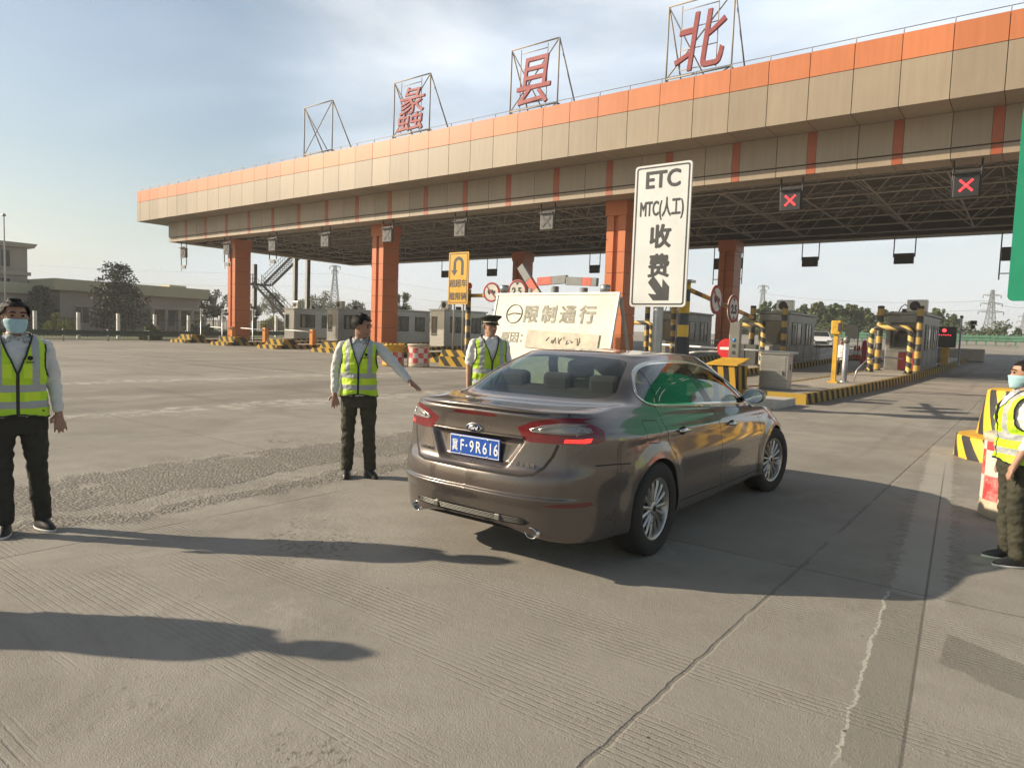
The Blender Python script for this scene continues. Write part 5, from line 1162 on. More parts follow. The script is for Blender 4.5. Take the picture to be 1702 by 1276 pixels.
def sk(P, s): return [(y+s*SKEW*(z-1.185), z) for y, z in P]
feat('rear_quarter_glass', clip(dl2, .9, 1.365), 'side'); feat('rear_door_glass', clip(sk(clip(dl2, 1.395, 9), 1), -9, 2.19), 'side') if 0 else feat('rear_door_glass', sk(clip(sk(clip(dl2, 1.395, 9), 1), -9, 2.19), -1), 'side'); feat('front_door_glass', sk(clip(sk(dl2, 1), 2.35, 9), -1), 'side')
# rear window and windscreen
rg = [(0, .72), (.30, .73), (.50, .79), (.60, .885), (.585, .99), (.53, 1.16), (.475, 1.30), (.43, 1.36), (.28, 1.352), (0, 1.345)]
def rear_glass():
    a = [(0, 11.12), (1, 11.12), (2, 11.14), (2.75, 11.2), (3.1, 11.35), (3.1, 12), (3.05, 12.5), (2.9, 12.82), (2.4, 12.94), (1.5, 12.95), (0, 12.95)]
    FEAT.append(('rear_window', dense(a, True, .12)))
    b = [(14, 11.12), (13, 11.12), (12, 11.12), (11.2, 11.15), (10.75, 11.3), (10.7, 12), (10.75, 12.7), (11, 12.9), (12, 12.95), (14, 12.95)]
    FEAT.append(('windscreen', dense(b, True, .12)))
rear_glass()
# --- lamps
LT = [(.345, .955), (.45, 1.0), (.56, 1.026), (.67, 1.036), (.755, 1.03)]; LB = [(.755, .872), (.62, .870), (.50, .868), (.415, .868), (.375, .91)]
side_top = [(.40, 1.016), (.48, .985), (.535, .955)]; side_bot = [(.525, .89), (.46, .875), (.38, .872)]
def uvs(pts, mode): return [inv(a, b, mode) for a, b in pts]
def mixed(parts):
    P = []
    for pts, mode in parts: P += uvs(dense(pts, False, .03), mode)
    return P
FEAT.append(('lamp', mixed([(LT, 'rear'), (side_top, 'side'), (side_bot, 'side'), (LB, 'rear')])))
FEAT.append(('clear', mixed([([(.43, .948), (.51, .978), (.62, .998), (.755, .996)], 'rear'), ([(.385, .985), (.435, .965), (.44, .944)], 'side'), ([(.44, .944), (.385, .938)], 'side'), ([(.755, .936), (.62, .932), (.45, .934)], 'rear')])))
FEAT.append(('lit', mixed([([(.655, .878), (.66, .902), (.755, .906)], 'rear'), ([(.385, .908), (.43, .91), (.415, .884), (.385, .878)], 'side')])))
feat('brake_lamp', [(0, 1.005), (.16, 1.005), (.195, 1.012), (.16, 1.03), (0, 1.03)], 'rear', False)
feat('reflector', [(.57, .475), (.66, .50), (.80, .505), (.81, .48), (.75, .472)], 'rear')
feat('diffuser', [(0, .335), (.46, .335), (.50, .36), (.44, .385), (0, .395)], 'rear')
# --- shut lines
seam([(0, .652), (.42, .655), (.50, .668), (.555, .715), (.60, .79), (.625, .866)], 'rear', .010)
seam([(.66, 1.04), (.65, 1.062)], 'rear'); seam([(.61, .50), (.63, .60), (.71, .655)], 'top')
seam([(1.31, 1.066), (1.32, .95), (1.36, .82), (1.45, .69), (1.56, .56)], 'side'); seam([(2.40, 1.0), (2.45, .8), (2.51, .55), (2.54, .285)], 'side'); seam([(3.53, .955), (3.57, .84), (3.60, .6), (3.58, .275)], 'side')
seam([(1.60, .315), (2.5, .30), (3.65, .285)], 'side')
seam([(1.02, .985), (1.22, .97), (1.24, .94), (1.23, .85), (1.19, .815), (1.06, .825), (1.02, .86), (1.015, .95), (1.02, .985)], 'side', .003)
seam([(.44, .735), (.60, .73), (.80, .715)], 'side')
arch = lambda cy, r: [(cy+r*cos(a), WZ+r*sin(a)) for a in [pi*(-.12)+pi*1.24*k/40 for k in range(41)]]+[(cy-r*.9, .17), (cy+r*.9, .17)]
ARCH = [(RW, .372), (FWY, .37)]
def build_car():
    uv = []; edges = []
    def addpoly(P, closed=True):
        o = len(uv); uv.extend(P); n = len(P); edges.extend([(o+i, o+(i+1) % n) for i in range(n if closed else n-1)])
    # outline of the half-body domain
    addpoly([(k*.25, 0) for k in range(56)]+[(14, k*.2) for k in range(0, 75)]+[(14-k*.25, 15) for k in range(1, 56)]+[(0, 15-k*.2) for k in range(0, 75)])
    for nm, P in FEAT: addpoly([(min(max(a, 0), 14), min(max(b, 0), 15)) for a, b in P])
    for cy, r in ARCH:
        P = []
        for a, b in arch(cy, r): P.append(inv(a, max(b, .235), 'side'))
        ARC_UV.append(P); addpoly(P)
    for i in range(1, 14*9):
        for j in range(1, 15*9):
            uv.append((i/9+.003*((i*7+j*3) % 5-2), j/9+.003*((i*3+j*5) % 5-2)))
    for i in range(0, 60):
        for j in range(0, 50): uv.append((.02+i*.045+.001*(j % 3), 4.2+j*.07+.001*(i % 4)))
    res = delaunay_2d_cdt([V(p) for p in uv], edges, [], 0, 1e-5)
    vs, fs = res[0], res[2]
    PS = [surf(p.x, p.y) for p in vs]; NS = [nrm(p.x, p.y) for p in vs]
    boxes = [(nm, P, min(p[0] for p in P), max(p[0] for p in P), min(p[1] for p in P), max(p[1] for p in P)) for nm, P in FEAT]
    groups = {}
    for f in fs:
        c = sum((vs[i] for i in f), V((0, 0)))/len(f)
        if any(inside(c, P) for P in ARC_UV): continue
        name = 'body'
        for nm, P, a0, a1, b0, b1 in boxes:
            if a0 <= c.x <= a1 and b0 <= c.y <= b1 and inside(c, P): name = nm
        groups.setdefault(name, []).append(f)
    return PS, NS, groups
ARC_UV = []
m_paint = mat('bronze_metallic_paint', (.130, .109, .097), .27, metal=.6, var=.05, scale=.7, spec=.5, coat=1.0)
m_seam = mat('shut_line', (.008, .007, .006), .8); m_chrome = mat('chrome', (.72, .71, .69), .12, metal=1, var=.03); m_gloss = mat('gloss_black_trim', (.012, .012, .013), .12)
m_glassd = glass('tinted_side_glass', (.26, .34, .31), .93); m_glassr = glass('rear_glass', (.66, .71, .68), .965); m_glassw = glass('windscreen_glass', (.74, .80, .78), .92)
m_lampred = mat('red_lamp_lens', (.16, .003, .007), .14, var=.15, scale=20, coat=.25, spec=.6); m_lampclr = mat('clear_lamp_lens', (.27, .26, .25), .16, metal=.4, var=.12, scale=7, coat=1.0); m_lamplit = mat('lit_red_lamp', (.7, .02, .02), .3, emit=(1, .04, .03), es=1.0)
m_lampdk = mat('dark_red_lens', (.14, .008, .01), .15, coat=.8, var=.2, scale=12); m_tyre = mat('tyre_rubber', (.022, .021, .02), .8, var=.15, scale=9, bump=.2); m_rim = mat('alloy_rim', (.46, .45, .43), .3, metal=.8, var=.08); m_under = mat('underbody_black', (.012, .012, .012), .9)
m_int = mat('dark_upholstery', (.035, .033, .031), .85); m_plate = mat('blue_plate', (.012, .085, .42), .35, var=.05); m_mirror = mat('mirror_glass', (.8, .82, .82), .03, metal=1, var=.01)
MATS = {'body': m_paint, 'seam': m_seam, 'chrome': m_chrome, 'pillar': m_gloss, 'rear_quarter_glass': m_glassd, 'rear_door_glass': m_glassd, 'front_door_glass': m_glassd, 'rear_window': m_glassr, 'windscreen': m_glassw,
        'lamp': m_lampred, 'clear': m_lampclr, 'lit': m_lamplit, 'brake_lamp': m_lampdk, 'reflector': m_lampdk, 'diffuser': m_gloss}
PS, NS, GRP = build_car()
car = empty('car', (-2.985, 3.36, 0), 'bronze saloon car entering the right lane, seen from its rear right corner', 'car', None, .0065)
def skin(names, nm, parent, sides=(1, -1)):
    me = bpy.data.meshes.new(nm); v, f, mi, ns = [], [], [], []; ms = []
    for s in sides:
        ix = {}
        for g in names:
            if g not in GRP: continue
            if MATS[g] not in ms: ms.append(MATS[g])
            for face in GRP[g]:
                q = []
                for i in face:
                    if i not in ix:
                        p = PS[i]; key = i; ix[i] = len(v); v.append((p.x*s, p.y, p.z)); n = NS[i]; ns.append((n.x*s, n.y, n.z))
                    q.append(ix[i])
                a, b, c = (V(v[q[k]]) for k in range(3)); n = (b-a).cross(c-a)
                if n.dot(V(ns[q[0]])) < 0: q.reverse()
                f.append(q); mi.append(ms.index(MATS[g]))
    me.from_pydata(v, [], f); [me.materials.append(m) for m in ms]; me.polygons.foreach_set('material_index', mi); me.polygons.foreach_set('use_smooth', [True]*len(f))
    me.normals_split_custom_set_from_vertices(ns)
    o = bpy.data.objects.new(nm, me); COL.objects.link(o); o.parent = parent; return o
skin(['body', 'seam'], 'body', car)
skin(['rear_window'], 'rear_window', car); skin(['windscreen'], 'windscreen', car)
skin(['diffuser'], 'diffuser', car); skin(['brake_lamp'], 'high_brake_lamp', car)
for s in (1, -1):
    wn = skin(['chrome', 'pillar'], 'window_surround', car, (s,)); 
    for g in ('rear_quarter_glass', 'rear_door_glass', 'front_door_glass'): skin([g], 'side_window', car, (s,))
    lp = skin(['lamp'], 'tail_lamp', car, (s,)); skin(['clear'], 'clear_lens', lp, (s,)); skin(['lit'], 'lit_segment', lp, (s,)); skin(['reflector'], 'reflector', car, (s,))
for nm, P in FEAT:
    if nm == 'clear':
        cu, cw = sum(p[0] for p in P)/len(P), sum(p[1] for p in P)/len(P)
        for s in (1, -1):
            lp = [o for o in car.children if o.name.startswith('tail_lamp')][0 if s == 1 else 1]
            b = MB()
            for k in (.97, .72):
                Q = [surf(cu+(a-cu)*k, cw+(c-cw)*k) for a, c in P]; Nn = [nrm(cu+(a-cu)*k, cw+(c-cw)*k) for a, c in P]
                b.tube([((p+n*.003).x*s, (p+n*.003).y, (p+n*.003).z) for p, n in zip(Q, Nn)], .0035 if k > .8 else .005, 6, closed=True)
            Q = [surf(*inv(.72, z/100, 'rear')) for z in range(92, 100, 1)]; b.tube([(p.x*s, p.y-.003, p.z) for p in Q], .004, 6)
            b.build('light_guide', m_rim, lp)
# wheel arch lips and liners, floor
for s in (1, -1):
    for (cy, r), P in zip(ARCH, ARC_UV):
        L_ = [surf(a, b) for (a, b) in P[:41]]; b = MB()
        b.add([(p.x*s, p.y, p.z) for p in L_]+[((p.x-.30)*s, p.y, p.z) for p in L_], [(i, i+1, 42+i, 41+i) for i in range(40)], 0, True); b.add([((.9-.31)*s, cy, WZ)]+[((p.x-.30)*s, p.y, p.z) for p in L_], [(0, i+1, i+2) for i in range(40)], 0)
        b.build('wheel_arch', m_under, car)
b = MB(); b.box((0, 2.4, .20), (1.5, 3.9, .12)); b.box((0, .5, .26), (1.1, .5, .15)); b.build('underbody', m_under, car)
b = MB()
lowr = [surf(u/4, 0) for u in range(57)]
b.add([(p.x*.5, p.y+(2.4-p.y)*.1, p.z+.02) for p in lowr]+[tuple(p) for p in lowr], [(i, i+1, 58+i, 57+i) for i in range(56)], 0); b.add([(-p.x*.5, p.y+(2.4-p.y)*.1, p.z+.02) for p in lowr]+[(-p.x, p.y, p.z) for p in lowr], [(i, i+1, 58+i, 57+i) for i in range(56)], 0); b.build('undertray', m_under, car)
# ---- wheels
def wheel(cy, s, steer=0):
    o = bpy.data.objects.new('wheel', None); COL.objects.link(o); o.parent = car; o.location = (s*.80, cy, WZ); o.rotation_euler.z = steer
    R_, r0, W_ = WR, .228, .112
    pr = [(r0, -W_*.9), (r0+.03, -W_), (R_-.035, -W_*1.02), (R_-.008, -W_*.86), (R_, -W_*.62), (R_, W_*.62), (R_-.008, W_*.86), (R_-.035, W_*1.02), (r0+.03, W_), (r0, W_*.9)]
    t = MB(); t.lathe([(a, h*s) for a, h in pr], n=56, axis='X')
    for x in (-.05, -.018, .018, .05): t.lathe([(R_+.001, x-.006), (R_-.004, x-.004), (R_-.004, x+.004), (R_+.001, x+.006)], n=56, axis='X')
    t.build('tyre', m_tyre, o)
    q = MB(); f = .082*s
    q.lathe([(r0+.006, f+.012*s), (r0-.010, f+.016*s), (r0-.022, f), (r0-.03, -f)], n=48, axis='X'); n = 15
    for k in range(n):
        a = 2*pi*k/n; c, d = cos(a), sin(a); pts = []
        for r_, hw, dx in ((.052, .013, .002), (.11, .0125, .004), (.17, .014, .006), (r0-.016, .021, .002)):
            for h_, dd in ((hw, 0), (hw*.45, .012), (-hw*.45, .012), (-hw, 0)): pts.append((f-.018*s+s*(dx+dd), r_*c-h_*d, r_*d+h_*c))
        q.add(pts, [(4*i+j, 4*i+j+1, 4*i+5+j, 4*i+4+j) for i in range(3) for j in range(3)], 0, True)
        q.add([(p[0]-.03*s, p[1], p[2]) if j % 4 in (0, 3) else p for j, p in enumerate(pts)], [(4*i, 4*i+3, 4*i+7, 4*i+4) for i in range(3)], 0)
    q.lathe([(.058, f-.03*s), (.058, f-.012*s), (.046, f), (.03, f+.003*s), (.0001, f+.003*s)], n=24, axis='X'); q.build('rim', m_rim, o)
    d = MB(); d.lathe([(.0001, -.01*s), (.17, -.01*s), (.17, .0), (.0001, 0)], n=32, axis='X'); d.lathe([(r0-.03, -.07*s), (.0001, -.07*s)], n=32, axis='X')
    for k in range(5): a = 2*pi*k/5; d.lathe([(.009, f-.02*s), (.009, f-.004*s), (.0001, f-.004*s)], (0, .043*cos(a), .043*sin(a)), 8, axis='X')
    d.lathe([(.022, f+.0025*s), (.02, f+.007*s), (.0001, f+.007*s)], n=16, axis='X'); d.build('brake_disc', m_under, o)
for cy in (RW, FWY):
    for s in (1, -1): wheel(cy, s, rad(-9) if cy == FWY else 0)
# ---- chrome window trim as a raised bead
for s in (1, -1):
    b = MB(); P = [surf(*inv(a, c, 'side')) for a, c in dense(dlo, True, .05)]
    for _ in range(4): P = [(P[i-1]+P[i]*2+P[(i+1) % len(P)])/4 for i in range(len(P))]
    b.tube([(p.x*s+.004*s, p.y, p.z) for p in P], .007, 6, closed=True); b.build('chrome_trim', m_chrome, car)
# ---- plate, badge, lettering
def onrear(x, z): return surf(*inv(abs(x), z, 'rear')).y
py = onrear(0, .80)-.03
o = bpy.data.objects.new('number_plate', None); COL.objects.link(o); o.parent = car
b = MB(); b.bevbox((0, py+.006, .715), (.44, .012, .14), .004); o = b.build('number_plate', m_plate, car); bpy.data.objects.remove(bpy.data.objects['number_plate']) if bpy.data.objects['number_plate'].type == 'EMPTY' else None
o.name = 'number_plate'
m_wht = mat('plate_white', (.82, .83, .84), .4, var=.03)
b = MB(); w_, h_, e = .43, .13, .004
for (x0, z0, dx, dz) in ((-w_/2, .72, w_, e), (-w_/2, .72+h_-e, w_, e), (-w_/2, .72+e, e, h_-2*e), (w_/2-e, .72+e, e, h_-2*e)): b.box((x0+dx/2, py-.0005, z0), (dx, .003, dz))
b.build('border', m_wht, o)
text('plate_lettering', '冀', m_wht, o, (-.172, py-.001, .748), (1, 0, 0), (0, 0, 1), .088, .001, 0, xs=.62, fat=.0012)
for i, ch in enumerate('F·9R616'):
    x = (-.108, -.068, -.022, .036, .094, .142, .188)[i]
    text('plate_lettering', ch, m_wht, o, (x, py-.001, .745), (1, 0, 0), (0, 0, 1), .112, .001, 0, xs=.72 if ch != '·' else 1, fat=.0022)
b = MB()
for x in (-.12, .12):
    for z in (.728, .842): b.lathe([(.0001, -.003), (.006, -.003), (.007, .002)], (x, py-.001, z), 10, axis='Y')
b.build('screw', m_chrome, o)
bd = min(onrear(0, .925), onrear(0, .895))-.004
b = MB(); b.lathe([(.0001, -.010), (.9, -.010), (1.0, -.004), (1.0, .02)], n=36, axis='Y'); b.v = [(x*.070, y+bd, z*.030+.918) for x, y, z in b.v]; o = b.build('badge', m_chrome, car)
b = MB(); b.lathe([(.0001, -.0125), (.84, -.0125), (.86, -.009)], n=36, axis='Y'); b.v = [(x*.070, y+bd, z*.030+.918) for x, y, z in b.v]; b.build('badge_field', mat('navy_badge_field', (.012, .02, .06), .2), o)
text('badge_lettering', 'Ford', m_wht, o, (0, bd-.0135, .905), (1, 0, 0), (.25, 0, 1), .037, .001, .0006, xs=1.1)
for s_, x, z, sz in (('MONDEO', -.43, .72, .034), ('长安福特', .43, .71, .036)):
    y_ = onrear(x, z); text('badge_lettering', s_, m_chrome, car, (x, y_-.004, z), (1, .12 if x > 0 else -.12, 0), (0, 0, 1), sz, .002, 0)
# bright garnish under the badge and lit trim on lamps
b = MB(); pts = [(x/20*.40, onrear(abs(x/20*.40), .888)-.006, .888) for x in range(-20, 21)]
b.tube(pts, .006, 6); b.build('lid_trim', m_paint, car)
# ---- exhaust tips
for s in (1, -1):
    b = MB(); b.lathe([(.052, .0), (.052, -.13), (.048, -.135), (.044, -.13), (.044, -.02), (.0001, -.02)], n=24, axis='Y'); b.v = [(x*.98+s*.505, y+.31, z*.70+.292) for x, y, z in b.v]; b.build('exhaust', m_chrome, car)
    b = MB(); b.lathe([(.043, .0), (.0001, 0)], n=20, axis='Y'); b.v = [(x*.96+s*.505, y+.25, z*.70+.292) for x, y, z in b.v]; b.build('exhaust_bore', m_under, car)
b = MB()
for k in range(4): b.tube([(x/10*.46, onrear(abs(x/10*.46), .375-.010*k)-.003, .378-.010*k) for x in range(-10, 11)], .0025, 4)
for x in (-.27, .27): b.bevbox((x, onrear(.27, .365)-.005, .345), (.04, .02, .04), .005)
b.build('diffuser_slat', m_inox2, car)
# ---- spoiler lip on the boot lid
b = MB(); pts = [(x/16*.56, x) for x in range(-16, 17)]; q = []
for x, k in pts:
    t = abs(x)/.56; y0 = surf(*inv(abs(x), 1.045, 'rear')).y; z0 = 1.05+.004*(1-t); e = 1-t**4
    q.append([(x, y0-.018*e, z0+.004), (x, y0-.030*e, z0+.016*e+.002), (x, y0-.018*e, z0+.026*e+.004), (x, y0+.05, z0+.018*e+.012), (x, y0+.14, z0+.014)])
b.add([p for r_ in q for p in r_], [(i*5+j, i*5+j+1, i*5+6+j, i*5+5+j) for i in range(32) for j in range(4)], 0, True); b.build('boot_spoiler', m_paint, car)
# ---- door handles, mirrors
for s in (1, -1):
    for y_, z_ in ((1.61, .868), (2.73, .828)):
        P = surf(*inv(y_, z_, 'side')); b = MB(); b.lathe([(.0001, -.002), (.028, -.002), (.034, .003)], (0, 0, 0), 20, axis='X'); b.v = [((P.x-.0+x*s*-1)*s if 0 else (P.x+.002)*s+x*0, P.y+yy*1.9, P.z+zz*1.0) for x, yy, zz in b.v]; hc = b.build('door_handle', m_seam, car)
        b = MB(); b.tube([((P.x+.006)*s, P.y-.085, P.z+.003), ((P.x+.032)*s, P.y-.055, P.z+.006), ((P.x+.036)*s, P.y, P.z+.008), ((P.x+.032)*s, P.y+.055, P.z+.006), ((P.x+.006)*s, P.y+.08, P.z+.003)], [.012, .0145, .0155, .0145, .012], 10); b.build('grip', m_chrome, hc)
    b = MB(); P = surf(*inv(3.36, 1.0, 'side'))
    prf = [(.0001, .10), (.06, .085), (.098, .04), (.105, 0), (.10, -.035), (.092, -.05)]; b.lathe(prf, n=26, axis='Y'); b.v = [((P.x+.125+x*1.0)*s, P.y-.02+yy, P.z+.045+zz*.72) for x, yy, zz in b.v]
    b.bar(((P.x-.01)*s, P.y, P.z+.0), ((P.x+.08)*s, P.y, P.z+.04), .03, 8); o = b.build('wing_mirror', m_paint, car)
    b = MB(); b.lathe([(.093, -.051), (.0001, -.053)], n=26, axis='Y'); b.v = [((P.x+.125+x*.98)*s, P.y-.02+yy, P.z+.045+zz*.70) for x, yy, zz in b.v]; b.build('mirror_glass', m_mirror, o)
# ---- cabin: seats, dashboard, wheel
b = MB(); b.bevbox((0, 2.35, .32), (1.35, 2.9, .1), .03); b.bevbox((0, 1.05, 1.0), (1.2, .5, .05), .02)
b.bevbox((0, 3.45, .6), (1.40, .5, .3), .08); b.build('cabin_floor', m_int, car)
def seat(x, y, w_):
    b = MB(); b.bevbox((x, y+.22, .42), (w_, .52, .18), .05)
    q = MB(); q.bevbox((0, 0, 0), (w_, .14, .62), .05); R = Matrix.Rotation(rad(14), 3, 'X'); q.v = [tuple(R@V(p)+V((x, y-.06, .56))) for p in q.v]; b.add(q.v, q.f); b.build('seat', m_int, car)
def headrest(x, y, z): b = MB(); b.bevbox((x, y, z), (.27, .10, .17), .045); [b.bar((x+k*.06, y, z-.08), (x+k*.06, y, z+.03), .008, 6) for k in (-1, 1)]; b.build('headrest', m_int, car)
seat(0, 1.42, 1.22)
for x in (-.42, 0, .42): headrest(x, 1.22, 1.10)
for x in (-.36, .36): seat(x, 2.35, .48); headrest(x, 2.15, 1.17)
b = MB(); b.tube([(-.36+.18*cos(t*pi/10), 3.1+.06*sin(t*pi/10), .88+.17*sin(t*pi/10)) for t in range(20)], .016, 6, closed=True); b.bar((-.36, 3.1, .88), (-.36, 3.35, .82), .03); b.build('steering_wheel', m_int, car)
# ================================================================== people
def ring_loft(mb, rings, n=20):
    """stacked ellipses: (centre, rx, ry) with optional 2D rotation, closed at both ends"""
    P = []
    for (c, rx, ry) in rings:
        for i in range(n): a = 2*pi*i/n; P.append((c[0]+rx*cos(a), c[1]+ry*sin(a), c[2]))
    k = len(rings); o = len(mb.v); mb.v += P
    for j in range(k-1):
        for i in range(n): mb.f.append([o+j*n+i, o+j*n+(i+1) % n, o+(j+1)*n+(i+1) % n, o+(j+1)*n+i]); mb.mi.append(0); mb.sm.append(True)
    mb.f.append([o+i for i in reversed(range(n))]); mb.f.append([o+(k-1)*n+i for i in range(n)]); mb.mi += [0, 0]; mb.sm += [True, True]
def limb(mb, pts, n=12):
    """tapered limb through (point, radius) pairs with rounded ends, bends smoothed"""
    Q = cspl([(*p, r) for p, r in pts], 5); a, b = V(Q[0][:3]), V(Q[1][:3]); d = (a-b).normalized(); r0 = Q[0][3]; e, f = V(Q[-1][:3]), V(Q[-2][:3]); d2 = (e-f).normalized(); r1 = Q[-1][3]
    H = [(*(a+d*r0*s), r0*sqrt(max(.02, 1-s*s))) for s in (.95, .7, .35)]; T = [(*(e+d2*r1*s), r1*sqrt(max(.02, 1-s*s))) for s in (.35, .7, .95)]
    Q = H+Q+T; mb.tube([q[:3] for q in Q], [q[3] for q in Q], n)
def fuse(mb, voxel, smooth=3, wr=0.0, seed=0, cut=None):
    """weld overlapping solids into one continuous skin"""
    me = bpy.data.meshes.new('t'); me.from_pydata(mb.v, [], mb.f); bm = bmesh.new(); bm.from_mesh(me); bmesh.ops.recalc_face_normals(bm, faces=bm.faces[:]); bm.to_mesh(me); bm.free()
    o = bpy.data.objects.new('t', me); COL.objects.link(o); md = o.modifiers.new('r', 'REMESH'); md.mode = 'VOXEL'; md.voxel_size = voxel; md.use_smooth_shade = True
    dg = bpy.context.evaluated_depsgraph_get(); r = bpy.data.meshes.new_from_object(o.evaluated_get(dg)); bpy.data.objects.remove(o); bpy.data.meshes.remove(me)
    bm = bmesh.new(); bm.from_mesh(r)
    for _ in range(smooth): bmesh.ops.smooth_vert(bm, verts=bm.verts[:], factor=.5, use_axis_x=True, use_axis_y=True, use_axis_z=True)
    if wr:
        bm.normal_update(); sd = V((seed*3.1, seed*1.7, 0))
        for v in bm.verts:
            p = v.co; q = mnoise.noise(V((p.x*9, p.y*9, p.z*16))+sd)+.6*mnoise.noise(V((p.x*20+p.z*14, p.y*20, p.z*26))+sd)+.35*mnoise.noise(V((p.x*50, p.y*50, p.z*60))+sd); v.co = p+v.normal*wr*q
    if cut: bmesh.ops.delete(bm, geom=[f for f in bm.faces if cut(f.calc_center_median())], context='FACES')
    if cut:
        for _ in range(6):
            nb = {}
            for e in bm.edges:
                if e.is_boundary: nb.setdefault(e.verts[0], []).append(e.verts[1]); nb.setdefault(e.verts[1], []).append(e.verts[0])
            mv = {v: (v.co*2+sum((q.co for q in n), V((0, 0, 0))))/(2+len(n)) for v, n in nb.items()}
            for v, c in mv.items(): v.co = c
    bm.to_mesh(r); bm.free(); r.polygons.foreach_set('use_smooth', [True]*len(r.polygons)); return r
def skinmat(name, c): 
    M = mat(name, c, .5, var=.12, scale=14, col2=tuple(x*.82 for x in c), spec=.35); M.node_tree.nodes['Principled BSDF'].inputs['Subsurface Weight'].default_value = .08; return M
m_skin = skinmat('tanned_skin', (.36, .205, .14)); m_skin2 = skinmat('warm_skin', (.42, .25, .17))
m_hair = mat('black_hair', (.012, .011, .010), .6, var=.3, scale=30, bump=.25, bscale=60, spec=.15); m_shirt = mat('pale_shirt', (.62, .63, .62), .75, var=.06, scale=9, bump=.25, bscale=30); m_shirtw = mat('white_shirt', (.74, .73, .69), .75, var=.05, scale=9, bump=.2, bscale=30)
m_trou = mat('dark_trousers', (.028, .027, .021), .85, var=.2, scale=10, bump=.3, bscale=40); m_trouo = mat('dark_olive_trousers', (.052, .050, .030), .85, var=.2, scale=10, bump=.3, bscale=40); m_shoe = mat('black_shoe', (.015, .015, .016), .45); m_sole = mat('white_sole', (.6, .6, .57), .6); m_mask = mat('pale_blue_mask', (.36, .56, .62), .8, var=.06, scale=20)
m_scarf = mat('patterned_collar', (.55, .55, .52), .8, var=.4, scale=55, col2=(.05, .05, .06)); m_eye = mat('eye', (.02, .015, .012), .2); m_lip = mat('lip', (.25, .09, .08), .5); m_capg = mat('dark_green_cap', (.022, .032, .022), .7, var=.15, scale=12); m_badge_ = mat('sleeve_patch', (.03, .05, .025), .6, var=.5, scale=60, col2=(.4, .3, .05)); m_trim = mat('black_binding', (.012, .012, .013), .6)
def vest_mat(name, dull=1.0):
    M = mat(name, (.47*dull, .74*dull, .02), .6, var=.06, scale=7, bump=.15, bscale=35); t = M.node_tree; l = t.links.new; b = t.nodes['Principled BSDF']; old = b.inputs['Base Color'].links[0].from_socket
    c = N(t, 'ShaderNodeTexCoord'); s = N(t, 'ShaderNodeSeparateXYZ'); l(c.outputs['Object'], s.inputs[0])
    def mth(op, a, b_=None, c_=None):
        q = N(t, 'ShaderNodeMath', operation=op)
        for i, z in enumerate((a, b_, c_)):
            if z is None: continue
            if isinstance(z, (int, float)): q.inputs[i].default_value = z
            else: l(z, q.inputs[i])
        return q.outputs[0]
    def band(v, a, w_): return mth('LESS_THAN', mth('ABSOLUTE', mth('SUBTRACT', v, a)), w_)
    ax = mth('ABSOLUTE', s.outputs[0]); z = s.outputs[2]
    hb = mth('MAXIMUM', band(z, 1.075, .026), band(z, .955, .026)); vb = mth('MULTIPLY', band(ax, .112, .024), mth('GREATER_THAN', z, 1.075)); g = mth('MAXIMUM', hb, vb)
    m1 = N(t, 'ShaderNodeMix', data_type='RGBA'); l(g, m1.inputs[0]); l(old, m1.inputs[6]); m1.inputs[7].default_value = (.36, .38, .38, 1)
    fr = mth('GREATER_THAN', s.outputs[1], 0.0); pk = mth('MULTIPLY', fr, mth('MAXIMUM', mth('MULTIPLY', band(ax, .088, .05), band(z, 1.015, .032)), mth('MULTIPLY', band(ax, .075, .04), band(z, 1.2, .05))))
    m3 = N(t, 'ShaderNodeMix', data_type='RGBA'); l(mth('MULTIPLY', pk, mth('SUBTRACT', 1.0, g)), m3.inputs[0]); l(m1.outputs[2], m3.inputs[6]); m3.inputs[7].default_value = (.58*dull, .80*dull, .03, 1)
    zp = mth('MULTIPLY', fr, mth('LESS_THAN', ax, .011)); m2 = N(t, 'ShaderNodeMix', data_type='RGBA'); l(zp, m2.inputs[0]); l(m3.outputs[2], m2.inputs[6]); m2.inputs[7].default_value = (.015, .015, .016, 1); l(m2.outputs[2], b.inputs['Base Color'])
    return M
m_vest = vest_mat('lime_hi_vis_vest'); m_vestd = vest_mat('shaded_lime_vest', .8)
TORSO = [(.80, .150, .108, 0), (.90, .166, .118, -.005), (.98, .158, .112, 0), (1.08, .152, .110, .006), (1.20, .164, .120, .010), (1.31, .176, .120, .002), (1.385, .165, .098, -.012), (1.43, .115, .078, -.02), (1.47, .06, .06, -.015)]
HEAD = [(0, .018, .022, .058), (.012, .036, .042, .042), (.04, .053, .066, .024), (.08, .064, .083, .010), (.12, .070, .092, .002), (.155, .071, .095, -.004), (.19, .063, .086, -.008), (.212, .045, .062, -.01), (.226, .02, .03, -.012)]
